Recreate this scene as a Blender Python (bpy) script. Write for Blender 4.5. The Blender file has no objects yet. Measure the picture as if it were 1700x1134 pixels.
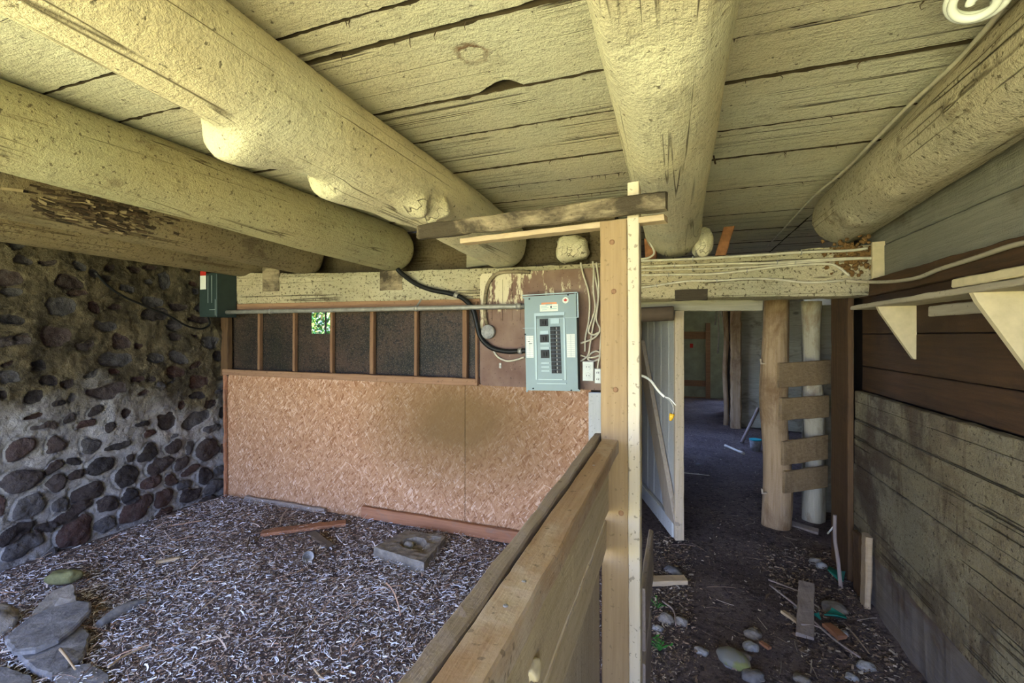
import bpy, math, random
import numpy as np
from mathutils import Vector, noise as mnoise

random.seed(7)
rng = np.random.default_rng(11)
SC = bpy.context.scene
COL = SC.collection

# ---------------------------------------------------------------- camera
F = 750.0                      # focal length in pixels of the 1700 px wide frame
YAW = math.radians(19.8)       # the camera looks this far left of the joists
EYE = 1.49
HOR = 558.0
cd = bpy.data.cameras.new('camera')
cam = bpy.data.objects.new('camera', cd)
COL.objects.link(cam)
cam.location = (0, 0, EYE)
cam.rotation_euler = (math.pi / 2, 0, YAW)
cd.sensor_width = 36.0
cd.lens = 36.0 * F / 1700.0
cd.shift_y = -(567.0 - HOR) / 1700.0
cd.clip_start = 0.02
SC.camera = cam

# ---------------------------------------------------------------- sky, sun, exposure
SC.view_settings.view_transform = 'Standard'
SC.view_settings.look = 'None'
SC.view_settings.gamma = 1.0
SC.view_settings.use_curve_mapping = False
SC.view_settings.exposure = 3.0
w = bpy.data.worlds.new('sky')
SC.world = w
w.use_nodes = True
wn = w.node_tree.nodes
wl = w.node_tree.links
bg = wn['Background']
bg.inputs[1].default_value = 1.3
tc = wn.new('ShaderNodeTexCoord')
sp = wn.new('ShaderNodeSeparateXYZ')
rp = wn.new('ShaderNodeValToRGB')
wl.new(tc.outputs['Generated'], sp.inputs[0])
wl.new(sp.outputs[2], rp.inputs[0])
rp.color_ramp.elements[0].position = 0.0
rp.color_ramp.elements[0].color = (0.80, 0.98, 1.50, 1)
rp.color_ramp.elements[1].position = 0.6
rp.color_ramp.elements[1].color = (0.46, 0.70, 1.55, 1)
wl.new(rp.outputs[0], bg.inputs[0])
sd = bpy.data.lights.new('sun', 'SUN')
sd.energy = 13.5
sd.angle = math.radians(0.6)
sd.color = (1.0, 0.95, 0.86)
sun = bpy.data.objects.new('sun', sd)
COL.objects.link(sun)
sun.location = (12, 2, 12)
sun.rotation_euler = (0, math.radians(42), math.radians(-4))
# portal in the open front of the stable, where the daylight comes in
pd_ = bpy.data.lights.new('front_opening_portal', 'AREA')
pd_.shape = 'RECTANGLE'
pd_.size = 4.6
pd_.size_y = 2.0
pd_.cycles.is_portal = True
po = bpy.data.objects.new('front_opening_portal', pd_)
COL.objects.link(po)
po.location = (-1.5, -1.28, 1.0)
po.rotation_euler = (math.radians(90), 0, 0)

# ---------------------------------------------------------------- helpers
CA, SA = math.cos(YAW), math.sin(YAW)


def at(px, py, X=None, Y=None, Z=None):
    """world point seen at a pixel, on a plane X=, Y= or Z="""
    u = (px - 850.0) / F
    v = (HOR - py) / F
    d = (u * CA - SA, CA + u * SA, v)
    if X is not None:
        t = X / d[0]
    elif Y is not None:
        t = Y / d[1]
    else:
        t = (Z - EYE) / d[2]
    return Vector((d[0] * t, d[1] * t, EYE + d[2] * t))


def nz3(x, y, z=0.0):
    return mnoise.noise(Vector((x, y, z)))


def V(*a):
    return Vector(a)


class MB:
    def __init__(s):
        s.v = []
        s.f = []
        s.m = []
        s.sm = []
        s.rnd = []
        s.cur = 0.5

    def face(s, idx, m=0, smooth=False):
        s.f.append(idx)
        s.m.append(m)
        s.sm.append(smooth)

    def addv(s, p):
        s.v.append(tuple(p))
        s.rnd.append(s.cur)
        return len(s.v) - 1

    def box(s, a, b, m=0, ch=0.0):
        x0, x1 = sorted((a[0], b[0]))
        y0, y1 = sorted((a[1], b[1]))
        z0, z1 = sorted((a[2], b[2]))
        s.hexa([(x0, y0, z0), (x1, y0, z0), (x1, y1, z0), (x0, y1, z0),
                (x0, y0, z1), (x1, y0, z1), (x1, y1, z1), (x0, y1, z1)], m)

    def hexa(s, c, m=0):
        i = [s.addv(p) for p in c]
        for q in ((3, 2, 1, 0), (4, 5, 6, 7), (0, 1, 5, 4), (1, 2, 6, 5), (2, 3, 7, 6), (3, 0, 4, 7)):
            s.face([i[k] for k in q], m)

    def plank(s, a, b, wv, tv, w, t, rough=0.002, step=0.05, ch=0.004, m=0, seed=None, warp=0.0, taper=1.0):
        """board from a to b, cross-section w along wv by t along tv, chamfered and uneven"""
        a, b = Vector(a), Vector(b)
        wv, tv = Vector(wv).normalized(), Vector(tv).normalized()
        L = (b - a).length
        n = max(2, int(L / step))
        sd = random.random() * 100 if seed is None else seed
        rings = []
        for i in range(n + 1):
            k = i / n
            c = a.lerp(b, k)
            c = c + wv * (nz3(k * L * 0.8, sd, 1.0) * warp) + tv * (nz3(k * L * 0.8, sd, 7.0) * warp)
            tp = 1 + (taper - 1) * k
            hw, ht = w / 2 * tp, t / 2 * tp
            cc = min(ch, hw * 0.45, ht * 0.45)
            pts = [(-hw, -ht + cc), (-hw + cc, -ht), (hw - cc, -ht), (hw, -ht + cc),
                   (hw, ht - cc), (hw - cc, ht), (-hw + cc, ht), (-hw, ht - cc)]
            r = []
            for j, (p, q) in enumerate(pts):
                g = j // 2
                jt = rough * nz3(k * L * 9 + g * 13.7, sd + g * 3.1, 2.0) + 0.5 * rough * nz3(k * L * 33, sd + g * 5.0, 4.0)
                jw = rough * nz3(k * L * 9 + g * 5.3, sd + g * 7.9, 5.0) + 0.5 * rough * nz3(k * L * 40, sd + g * 2.0, 6.0)
                e = rough * 2.0 * nz3(p * 40 + sd, q * 40, k * 3) if i in (0, n) else 0
                r.append(s.addv(c + wv * (p + jw) + tv * (q + jt) + (b - a).normalized() * e))
            rings.append(r)
        for i in range(n):
            for j in range(8):
                k = (j + 1) % 8
                s.face([rings[i][j], rings[i][k], rings[i + 1][k], rings[i + 1][j]], m)
        s.face(list(reversed(rings[0])), m)
        s.face(rings[-1], m)

    def tube(s, pts, r, n=10, m=0, caps=True, smooth=True, rough=0.0, flat=None):
        pts = [Vector(p) for p in pts]
        N = len(pts)
        rr = r if isinstance(r, (list, tuple)) else [r] * N
        T = []
        for i in range(N):
            t = (pts[min(i + 1, N - 1)] - pts[max(i - 1, 0)])
            T.append(t.normalized() if t.length > 1e-9 else Vector((0, 0, 1)))
        up = Vector((0, 0, 1)) if abs(T[0].z) < 0.9 else Vector((1, 0, 0))
        u = T[0].cross(up).normalized()
        sd = random.random() * 50
        rings = []
        for i in range(N):
            u = (u - T[i] * u.dot(T[i])).normalized()
            v = T[i].cross(u)
            ring = []
            for j in range(n):
                a = 2 * math.pi * j / n
                q = rr[i]
                if rough:
                    q = q * (1 + rough * nz3(pts[i].length * 6 + sd, math.cos(a) * 1.3, math.sin(a) * 1.3))
                ring.append(s.addv(pts[i] + u * (math.cos(a) * q) + v * (math.sin(a) * q)))
            rings.append(ring)
        for i in range(N - 1):
            for j in range(n):
                k = (j + 1) % n
                s.face([rings[i][k], rings[i][j], rings[i + 1][j], rings[i + 1][k]], m, smooth)
        if caps:
            s.face(rings[0], m)
            s.face(list(reversed(rings[-1])), m)

    def lathe(s, c, axis, prof, n=24, m=0, smooth=True):
        """profile (distance along axis, radius)"""
        c = Vector(c)
        ax = Vector(axis).normalized()
        up = Vector((0, 0, 1)) if abs(ax.z) < 0.9 else Vector((1, 0, 0))
        u = ax.cross(up).normalized()
        v = ax.cross(u)
        rings = []
        for (h, r) in prof:
            rings.append([s.addv(c + ax * h + (u * math.cos(2 * math.pi * j / n) + v * math.sin(2 * math.pi * j / n)) * max(r, 1e-5)) for j in range(n)])
        for i in range(len(prof) - 1):
            for j in range(n):
                k = (j + 1) % n
                s.face([rings[i][j], rings[i][k], rings[i + 1][k], rings[i + 1][j]], m, smooth)
        s.face(list(reversed(rings[0])), m)
        s.face(rings[-1], m)

    def blob(s, c, r, rough=0.2, n=14, m=0, seed=None, rot=0.0, smooth=True, box=1.0):
        c = Vector(c)
        sd = random.random() * 100 if seed is None else seed
        cr, sr = math.cos(rot), math.sin(rot)
        rings = []
        for i in range(n + 1):
            th = math.pi * i / n
            ring = []
            for j in range(2 * n):
                ph = math.pi * j / n
                d = Vector((math.sin(th) * math.cos(ph), math.sin(th) * math.sin(ph), math.cos(th)))
                e = Vector([math.copysign(abs(q) ** box, q) for q in d])
                k = 1 + rough * nz3(d.x * 1.3 + sd, d.y * 1.3, d.z * 1.3) + rough * 0.35 * nz3(d.x * 4 + sd, d.y * 4, d.z * 4)
                p = Vector((e.x * r[0] * k, e.y * r[1] * k, e.z * r[2] * k))
                p = Vector((p.x * cr - p.y * sr, p.x * sr + p.y * cr, p.z))
                ring.append(s.addv(c + p))
            rings.append(ring)
        for i in range(n):
            for j in range(2 * n):
                k = (j + 1) % (2 * n)
                s.face([rings[i][j], rings[i + 1][j], rings[i + 1][k], rings[i][k]], m, smooth)

    def slab(s, poly, zt, th, rough=0.004, m=0):
        """flat broken slab: polygon points (3D, top face), thickness down"""
        pts = []
        n = len(poly)
        for i in range(n):
            a, b = Vector(poly[i]), Vector(poly[(i + 1) % n])
            k = max(2, int((b - a).length / 0.02))
            for j in range(k):
                p = a.lerp(b, j / k)
                pts.append(p + Vector((nz3(p.x * 30, p.y * 30, 1), nz3(p.x * 30, p.y * 30, 9), 0)) * rough * 1.6)
        c = sum(pts, Vector()) / len(pts)
        N = len(pts)
        rings = []
        for (sc, dz) in ((0.5, 0.0), (0.93, -0.001), (1.0, -0.006), (1.0, -th)):
            rings.append([s.addv(c + (p - c) * sc + Vector((0, 0, dz + rough * 0.7 * nz3(p.x * 14, p.y * 14, sc * 3)))) for p in pts])
        ct = s.addv(c)
        for j in range(N):
            k = (j + 1) % N
            s.face([ct, rings[0][j], rings[0][k]], m)
            for i in range(3):
                s.face([rings[i][j], rings[i + 1][j], rings[i + 1][k], rings[i][k]], m)
        s.face(list(reversed(rings[3])), m)

    def prism(s, poly, dvec, m=0):
        n = len(poly)
        dv = Vector(dvec)
        a = [s.addv(Vector(p)) for p in poly]
        b = [s.addv(Vector(p) + dv) for p in poly]
        s.face(list(a), m)
        s.face(list(reversed(b)), m)
        for i in range(n):
            k = (i + 1) % n
            s.face([a[k], a[i], b[i], b[k]], m)


def origin_of(o):
    p = Vector((0, 0, 0))
    while o is not None:
        p += Vector(o.location)
        o = o.parent
    return p


def link_mesh(name, me, parent, mats, loc):
    for mm in (mats if isinstance(mats, (list, tuple)) else [mats]):
        me.materials.append(mm)
    o = bpy.data.objects.new(name, me)
    COL.objects.link(o)
    if parent is not None:
        o.parent = parent
    o.location = loc
    return o


def obj(name, mb, mats, parent=None, label=None):
    """link a mesh builder (world coordinates) as one object"""
    vs = np.array(mb.v, dtype=float)
    if parent is None:
        base = Vector(((vs[:, 0].min() + vs[:, 0].max()) / 2, (vs[:, 1].min() + vs[:, 1].max()) / 2, vs[:, 2].min()))
        loc = base
    else:
        base = origin_of(parent)
        loc = Vector((0, 0, 0))
    me = bpy.data.meshes.new(name)
    me.from_pydata([tuple(p) for p in (vs - np.array(base))], [], mb.f)
    me.polygons.foreach_set('material_index', mb.m)
    me.polygons.foreach_set('use_smooth', mb.sm)
    at_ = me.attributes.new('rnd', 'FLOAT', 'POINT')
    at_.data.foreach_set('value', mb.rnd)
    me.update()
    o = link_mesh(name, me, parent, mats, loc)
    if label:
        o['label'] = label
    return o


def tag(o, label, cat, group=None, kind=None):
    o['label'] = label
    o['category'] = cat
    if group:
        o['group'] = group
    if kind:
        o['kind'] = kind
    return o


def struct(name, mb, mats, label=None, cat=None):
    o = obj(name, mb, mats)
    o['kind'] = 'structure'
    if label:
        o['label'] = label
    if cat:
        o['category'] = cat
    return o


def thing(name, loc, label, cat, group=None):
    o = bpy.data.objects.new(name, None)
    o.empty_display_size = 0.05
    COL.objects.link(o)
    o.location = loc
    return tag(o, label, cat, group)


def spline(pts, k=6):
    pts = [Vector(p) for p in pts]
    P = [pts[0] * 2 - pts[1]] + pts + [pts[-1] * 2 - pts[-2]]
    out = []
    for i in range(1, len(P) - 2):
        p0, p1, p2, p3 = P[i - 1], P[i], P[i + 1], P[i + 2]
        for j in range(k):
            t = j / k
            out.append(0.5 * ((2 * p1) + (p2 - p0) * t + (2 * p0 - 5 * p1 + 4 * p2 - p3) * t * t + (3 * p1 - p0 - 3 * p2 + p3) * t ** 3))
    out.append(pts[-1])
    return out


# ---------------------------------------------------------------- materials
class NT:
    def __init__(s, name, rough=0.9, spec=0.25):
        s.mat = bpy.data.materials.new(name)
        s.mat.use_nodes = True
        s.n = s.mat.node_tree.nodes
        s.l = s.mat.node_tree.links
        s.b = s.n['Principled BSDF']
        s.b.inputs['Roughness'].default_value = rough
        s.b.inputs['Specular IOR Level'].default_value = spec
        s.tc = s.n.new('ShaderNodeTexCoord')

    def co(s, scale=(1, 1, 1), rot=(0, 0, 0), loc=(0, 0, 0), src=None):
        m = s.n.new('ShaderNodeMapping')
        m.inputs['Scale'].default_value = scale
        m.inputs['Rotation'].default_value = rot
        m.inputs['Location'].default_value = loc
        s.l.new(src or s.tc.outputs['Object'], m.inputs[0])
        return m.outputs[0]

    def noise(s, scale, detail=4, rough=0.55, vec=None, dist=0.0):
        n = s.n.new('ShaderNodeTexNoise')
        n.inputs['Scale'].default_value = scale
        n.inputs['Detail'].default_value = detail
        n.inputs['Roughness'].default_value = rough
        n.inputs['Distortion'].default_value = dist
        s.l.new(vec or s.tc.outputs['Object'], n.inputs['Vector'])
        return n.outputs['Fac']

    def voro(s, scale, vec=None, out='Color', feature='F1', rand=1.0):
        n = s.n.new('ShaderNodeTexVoronoi')
        n.feature = feature
        n.inputs['Scale'].default_value = scale
        n.inputs['Randomness'].default_value = rand
        s.l.new(vec or s.tc.outputs['Object'], n.inputs['Vector'])
        return n.outputs[out]

    def ramp(s, fac, stops):
        r = s.n.new('ShaderNodeValToRGB')
        while len(r.color_ramp.elements) < len(stops):
            r.color_ramp.elements.new(0.5)
        for e, (p, c) in zip(r.color_ramp.elements, stops):
            e.position = p
            e.color = (c, c, c, 1) if isinstance(c, (int, float)) else (*c, 1)
        s.l.new(fac, r.inputs[0])
        return r.outputs[0]

    def mix(s, fac, a, b, blend='MIX'):
        m = s.n.new('ShaderNodeMix')
        m.data_type = 'RGBA'
        m.blend_type = blend
        for sock, val in ((m.inputs[0], fac), (m.inputs[6], a), (m.inputs[7], b)):
            if isinstance(val, (int, float)):
                sock.default_value = val
            elif isinstance(val, tuple):
                sock.default_value = (*val, 1)
            else:
                s.l.new(val, sock)
        return m.outputs[2]

    def math(s, op, a, b=0.0):
        m = s.n.new('ShaderNodeMath')
        m.operation = op
        for sock, val in ((m.inputs[0], a), (m.inputs[1], b)):
            if isinstance(val, (int, float)):
                sock.default_value = val
            else:
                s.l.new(val, sock)
        return m.outputs[0]

    def attr(s, name, out='Fac'):
        a = s.n.new('ShaderNodeAttribute')
        a.attribute_name = name
        return a.outputs[out]

    def dist(s, p, scale=(1, 1, 1)):
        """distance in world space to a fixed point of the material's surface (a knot)"""
        g = s.n.new('ShaderNodeNewGeometry')
        v = s.n.new('ShaderNodeVectorMath')
        v.operation = 'SUBTRACT'
        s.l.new(g.outputs['Position'], v.inputs[0])
        v.inputs[1].default_value = p
        v2 = s.n.new('ShaderNodeVectorMath')
        v2.operation = 'MULTIPLY'
        s.l.new(v.outputs[0], v2.inputs[0])
        v2.inputs[1].default_value = scale
        v3 = s.n.new('ShaderNodeVectorMath')
        v3.operation = 'LENGTH'
        s.l.new(v2.outputs[0], v3.inputs[0])
        return v3.outputs['Value']

    def out(s, col, height=None, strength=0.5, distance=0.01):
        if isinstance(col, tuple):
            s.b.inputs['Base Color'].default_value = (*col, 1)
        else:
            s.l.new(col, s.b.inputs['Base Color'])
        if height is not None:
            b = s.n.new('ShaderNodeBump')
            b.inputs['Strength'].default_value = strength
            b.inputs['Distance'].default_value = distance
            s.l.new(height, b.inputs['Height'])
            s.l.new(b.outputs[0], s.b.inputs['Normal'])
        return s.mat


def stretch(axis, a, b):
    return {'x': (b, a, a), 'y': (a, b, a), 'z': (a, a, b)}[axis]


def whitewash(name, axis, c1, c2, bare=(0.10, 0.075, 0.045), dirt=0.66, worn=0.70, knot=None, bump=0.5, streak=False):
    t = NT(name)
    big = t.noise(2.2, 3)
    base = t.mix(t.ramp(big, [(0.3, 0), (0.7, 1)]), c1, c2)
    base = t.mix(t.math('MULTIPLY', t.attr('rnd'), 0.35), base, tuple(0.72 * q for q in c2))
    grain = t.noise(6, 6, 0.65, t.co(stretch(axis, 9, 0.7)))
    base = t.mix(t.ramp(grain, [(0.30, 0.28), (0.48, 0)]), base, tuple(0.55 * q for q in c2))
    # paint worn down to the wood
    wn_ = t.noise(3.5, 8, 0.7, t.co(stretch(axis, 1.5, 1.0)), 0.15)
    base = t.mix(t.ramp(wn_, [(worn - 0.03, 0), (worn + 0.04, 0.7)]), base, bare)
    base = t.mix(t.ramp(t.noise(1.3, 3, 0.5), [(0.42, 0), (0.62, 0.5)]), base, tuple(q * k_ for q, k_ in zip(c1, (1.02, 0.90, 0.78))))
    # fly specks, grime
    sp_ = t.noise(55, 2, 0.6)
    base = t.mix(t.ramp(sp_, [(dirt, 0), (dirt + 0.05, 0.75)]), base, (0.07, 0.05, 0.025))
    sp2 = t.noise(14, 5, 0.7, t.co(stretch(axis, 1.0, 0.5)))
    base = t.mix(t.ramp(sp2, [(0.56, 0), (0.72, 0.45)]), base, (0.17, 0.13, 0.06))
    base = t.mix(t.ramp(t.noise(170, 2, 0.6), [(0.62, 0), (0.70, 0.45)]), base, (0.12, 0.09, 0.045))
    if streak:
        s1 = t.noise(1.0, 7, 0.66, t.co((1.5, 2.4, 1.3)), 0.3)
        base = t.mix(t.ramp(s1, [(0.50, 0), (0.60, 0.75)]), base, (0.085, 0.055, 0.033))
        s2 = t.noise(1.0, 5, 0.66, t.co((3, 14, 1.6)), 0.3)
        base = t.mix(t.ramp(s2, [(0.57, 0), (0.66, 0.6)]), base, (0.12, 0.075, 0.04))
    # drying cracks
    ck = t.noise(1.0, 2, 0.5, t.co(stretch(axis, 11, 0.06)), 0.12)
    cr = t.ramp(ck, [(0.490, 0), (0.499, 1), (0.501, 1), (0.510, 0)])
    cm = t.noise(1.7, 2)
    crk = t.math('MULTIPLY', cr, t.ramp(cm, [(0.46, 0), (0.56, 0.85)]))
    base = t.mix(crk, base, (0.08, 0.055, 0.025))
    if knot:
        for (p, r) in knot:
            dd = t.dist(p, (1, 1, 1))
            dd = t.math('ADD', dd, t.math('MULTIPLY', t.math('SUBTRACT', t.noise(25, 4), 0.5), r * 1.1))
            ring = t.ramp(t.math('DIVIDE', dd, r * 2), [(0.30, 0.0), (0.40, 0.9), (0.50, 0.7), (0.58, 0)])
            base = t.mix(t.math('MULTIPLY', ring, t.ramp(t.noise(18, 3), [(0.38, 0.1), (0.6, 1)])), base, (0.16, 0.06, 0.02))
    fine = t.noise(130, 4, 0.7)
    h = t.math('ADD', t.math('MULTIPLY', grain, 0.5), t.math('MULTIPLY', fine, 0.4))
    h = t.math('ADD', h, t.math('MULTIPLY', t.noise(22, 4, 0.6), 0.7))
    h = t.math('SUBTRACT', h, t.math('MULTIPLY', crk, 0.8))
    h = t.math('ADD', h, t.math('MULTIPLY', t.noise(48, 5, 0.7), 0.6))
    return t.out(base, h, min(1.0, bump * 1.5), 0.02)


def wood(name, axis, c1, c2, stain=None, stain_at=0.6, rough=0.85, knots=True, bump=0.3, spk=0.0, fine=1.0):
    t = NT(name, rough)
    g = t.noise(5, 6, 0.65, t.co(stretch(axis, 10 * fine, 0.6)), 0.25)
    base = t.mix(t.ramp(g, [(0.33, 0), (0.66, 1)]), c1, c2)
    wv = t.noise(1.2, 3, 0.5, t.co(stretch(axis, 1.0, 0.5)))
    base = t.mix(t.ramp(wv, [(0.4, 0), (0.65, 0.45)]), base, tuple(0.6 * q for q in c1))
    base = t.mix(t.math('MULTIPLY', t.attr('rnd'), 0.4), base, tuple(0.6 * q for q in c2))
    if knots:
        k = t.voro(3.2, t.co(stretch(axis, 1.0, 0.55)), 'Distance')
        base = t.mix(t.ramp(k, [(0.05, 0.75), (0.10, 0)]), base, tuple(0.3 * q for q in c1))
    if stain:
        s_ = t.noise(2.6, 8, 0.68, t.co(stretch(axis, 1.6, 0.8)), 0.5)
        base = t.mix(t.ramp(s_, [(stain_at - 0.07, 0), (stain_at + 0.07, 0.9)]), base, stain)
    if spk:
        base = t.mix(t.ramp(t.noise(60, 2), [(0.64, 0), (0.69, spk)]), base, (0.05, 0.035, 0.02))
    h = t.math('ADD', g, t.math('MULTIPLY', t.noise(150, 3), 0.3))
    return t.out(base, h, bump, 0.008)


def plain(name, c, rough=0.5, metal=0.0, var=0.15, bump=0.0, scale=20):
    t = NT(name, rough)
    t.b.inputs['Metallic'].default_value = metal
    n = t.noise(scale, 5, 0.6)
    base = t.mix(t.ramp(n, [(0.35, 0), (0.7, 1)]), c, tuple(q * (1 - var) for q in c))
    return t.out(base, t.noise(scale * 4, 4), bump, 0.004) if bump else t.out(base)


CREAM1, CREAM2 = (0.77, 0.72, 0.52), (0.64, 0.58, 0.39)
knot_pos = at(782, 88, Z=2.36)
M = {}
M['ceil'] = whitewash('whitewashed_ceiling', 'x', (0.76, 0.73, 0.56), (0.64, 0.60, 0.43), knot=[(tuple(knot_pos), 0.05)], dirt=0.67)
M['log'] = whitewash('whitewashed_log', 'y', CREAM1, CREAM2, worn=0.74, bump=0.45)
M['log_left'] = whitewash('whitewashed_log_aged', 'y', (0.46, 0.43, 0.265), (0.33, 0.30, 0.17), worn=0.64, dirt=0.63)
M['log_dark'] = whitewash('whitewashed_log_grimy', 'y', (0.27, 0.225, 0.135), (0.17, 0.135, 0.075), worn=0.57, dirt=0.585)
M['log_right'] = whitewash('whitewashed_log_flaking', 'y', (0.58, 0.53, 0.39), (0.43, 0.38, 0.26), worn=0.60, dirt=0.62, bump=0.9)
M['beam'] = whitewash('whitewashed_beam', 'x', (0.60, 0.55, 0.38), (0.44, 0.39, 0.24), worn=0.6, dirt=0.585, bump=0.7)
M['dark'] = plain('dark_void_boards', (0.035, 0.028, 0.02), 0.95, bump=0.3)
M['seam'] = plain('seam_grime', (0.045, 0.032, 0.016), 0.95, bump=0.3)
M['infill'] = whitewash('grimy_infill', 'x', (0.16, 0.13, 0.08), (0.09, 0.07, 0.04), worn=0.55, dirt=0.55)
M['pine'] = wood('new_pine', 'z', (0.27, 0.18, 0.09), (0.36, 0.25, 0.13), knots=True, bump=0.15, spk=0.3)
M['pine_pale'] = wood('pale_pine_edge', 'z', (0.56, 0.47, 0.33), (0.64, 0.56, 0.41), stain=(0.5, 0.33, 0.2), stain_at=0.66, knots=False, bump=0.15, spk=0.5)
M['rail'] = wood('worn_rail_wood', 'y', (0.29, 0.18, 0.105), (0.41, 0.285, 0.185), stain=(0.44, 0.36, 0.28), stain_at=0.54, bump=0.3, spk=0.5, knots=False)
M['rail_grey'] = wood('weathered_rail_wood', 'y', (0.24, 0.19, 0.155), (0.36, 0.30, 0.25), bump=0.5, spk=0.4, knots=False)
M['plank_pale'] = wood('pale_fence_plank', 'y', (0.42, 0.33, 0.20), (0.54, 0.44, 0.30), bump=0.3, spk=0.3)
M['weather_x'] = wood('weathered_plank', 'x', (0.20, 0.155, 0.09), (0.40, 0.32, 0.20), stain=(0.03, 0.022, 0.013), stain_at=0.47, bump=0.9, spk=0.5)
M['pale_x'] = wood('pale_plank', 'x', (0.45, 0.33, 0.19), (0.58, 0.44, 0.27), bump=0.4)
M['post'] = wood('rough_post_wood', 'z', (0.36, 0.23, 0.11), (0.56, 0.40, 0.23), stain=(0.22, 0.13, 0.06), stain_at=0.54, bump=1.0, knots=False)
M['post_white'] = wood('white_stained_post', 'z', (0.50, 0.44, 0.30), (0.62, 0.56, 0.40), stain=(0.26, 0.16, 0.08), stain_at=0.58, bump=0.7)
M['slat'] = wood('slat_wood', 'x', (0.25, 0.16, 0.075), (0.42, 0.295, 0.155), stain=(0.42, 0.32, 0.19), stain_at=0.6, bump=0.8)
M['brown_z'] = wood('dark_brown_board', 'z', (0.085, 0.048, 0.022), (0.145, 0.082, 0.038), stain=(0.05, 0.03, 0.02), bump=0.4)
M['brown_y'] = wood('red_brown_board', 'y', (0.055, 0.032, 0.015), (0.11, 0.056, 0.024), stain=(0.04, 0.022, 0.012), bump=0.4, spk=0.4)
M['brown_x'] = wood('brown_trim', 'x', (0.26, 0.14, 0.075), (0.38, 0.22, 0.12), bump=0.3, spk=0.4, knots=False)
M['stud'] = wood('stud_wood', 'z', (0.19, 0.10, 0.05), (0.29, 0.165, 0.09), bump=0.3, spk=0.5, knots=False)
M['red_x'] = wood('reddish_board', 'x', (0.28, 0.12, 0.06), (0.40, 0.19, 0.10), stain=(0.18, 0.15, 0.12), bump=0.5, knots=False)
M['grey_z'] = wood('grey_gate_board', 'z', (0.52, 0.52, 0.46), (0.66, 0.66, 0.60), bump=0.4, knots=False, spk=0.3)
M['gate_edge'] = wood('gate_edge_wood', 'z', (0.52, 0.40, 0.24), (0.66, 0.54, 0.38), bump=0.4, knots=False, spk=0.3)
M['brace'] = wood('gate_brace_wood', 'z', (0.38, 0.30, 0.20), (0.52, 0.43, 0.31), bump=0.4, knots=False, spk=0.3)
M['far_green'] = plain('aged_green_panel', (0.36, 0.38, 0.25), 0.85, var=0.35, scale=4)
M['far_grey'] = wood('old_grey_partition', 'x', (0.30, 0.27, 0.18), (0.42, 0.38, 0.27), stain=(0.12, 0.09, 0.05), bump=0.6)
M['wall_plank'] = whitewash('faded_whitewash_plank', 'y', (0.35, 0.315, 0.20), (0.24, 0.205, 0.125), bare=(0.085, 0.055, 0.033), worn=0.53, dirt=0.62, bump=0.6, streak=True)
M['wall_upper'] = wood('grey_upper_plank', 'y', (0.21, 0.20, 0.15), (0.31, 0.295, 0.23), stain=(0.12, 0.10, 0.065), bump=1.0, knots=False)
M['wall_low'] = wood('grey_low_sheet', 'y', (0.20, 0.17, 0.14), (0.27, 0.24, 0.205), stain=(0.13, 0.09, 0.06), stain_at=0.57, bump=0.7, knots=False)
M['bracket'] = plain('raw_plywood_bracket', (0.60, 0.50, 0.30), 0.8, var=0.2, bump=0.15)
M['shelf'] = wood('shelf_board', 'y', (0.38, 0.32, 0.22), (0.52, 0.45, 0.32), bump=0.4, spk=0.4)
M['steel'] = plain('galvanised_steel', (0.36, 0.345, 0.30), 0.5, 0.5, var=0.35, bump=0.05)
M['box_green'] = plain('dark_green_enamel', (0.035, 0.055, 0.05), 0.45, 0.2)
M['panel_grey'] = plain('blue_grey_enamel', (0.195, 0.25, 0.245), 0.42, 0.15, var=0.08, scale=5)
M['panel_edge'] = plain('grey_enamel_edge', (0.27, 0.335, 0.32), 0.35, 0.2, var=0.05)
M['panel_dark'] = plain('grey_enamel_recess', (0.13, 0.17, 0.165), 0.5, 0.15, var=0.1)
M['black'] = plain('black_plastic', (0.012, 0.012, 0.011), 0.5)
M['rubber'] = plain('black_cable_sheath', (0.010, 0.010, 0.009), 0.42)
M['cable'] = plain('off_white_cable', (0.60, 0.55, 0.42), 0.6, var=0.3)
M['white_cable'] = plain('white_cable_clean', (0.75, 0.74, 0.66), 0.5, var=0.1)
M['paper'] = plain('paper_label', (0.72, 0.74, 0.66), 0.7, var=0.1)
M['orange'] = plain('orange_print', (0.75, 0.30, 0.14), 0.7)
M['cyan'] = plain('teal_print', (0.02, 0.36, 0.38), 0.7)
M['red'] = plain('red_print', (0.50, 0.03, 0.02), 0.7)
M['ink'] = plain('ink', (0.05, 0.05, 0.05), 0.7)
M['yellow'] = plain('yellow_plastic', (0.75, 0.42, 0.03), 0.4)
M['bulb'] = plain('white_glass_tube', (0.86, 0.88, 0.82), 0.25, var=0.03)
M['slate'] = plain('slate_grey_stone', (0.22, 0.21, 0.20), 0.85, var=0.55, bump=1.0, scale=16)
M['concrete'] = plain('pale_concrete', (0.24, 0.21, 0.17), 0.9, var=0.5, bump=1.0, scale=22)
M['pale_stone'] = plain('pale_limestone', (0.34, 0.33, 0.31), 0.85, var=0.45, bump=0.8, scale=30)
M['moss'] = plain('mossy_stone', (0.17, 0.165, 0.07), 0.9, var=0.4, bump=0.6, scale=25)
M['rust'] = plain('crumbly_rust_foam', (0.22, 0.12, 0.04), 0.95, var=0.6, bump=0.9, scale=50)
M['rust_board'] = plain('orange_board', (0.30, 0.13, 0.055), 0.8, var=0.5, bump=0.3, scale=18)
M['twig'] = wood('twig_bark', 'z', (0.26, 0.20, 0.17), (0.40, 0.32, 0.27), bump=0.4, knots=False)
M['twig_dark'] = plain('dark_twig_bark', (0.10, 0.07, 0.045), 0.9, bump=0.3)
M['straw'] = plain('straw_stalk', (0.42, 0.30, 0.17), 0.8)
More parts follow.
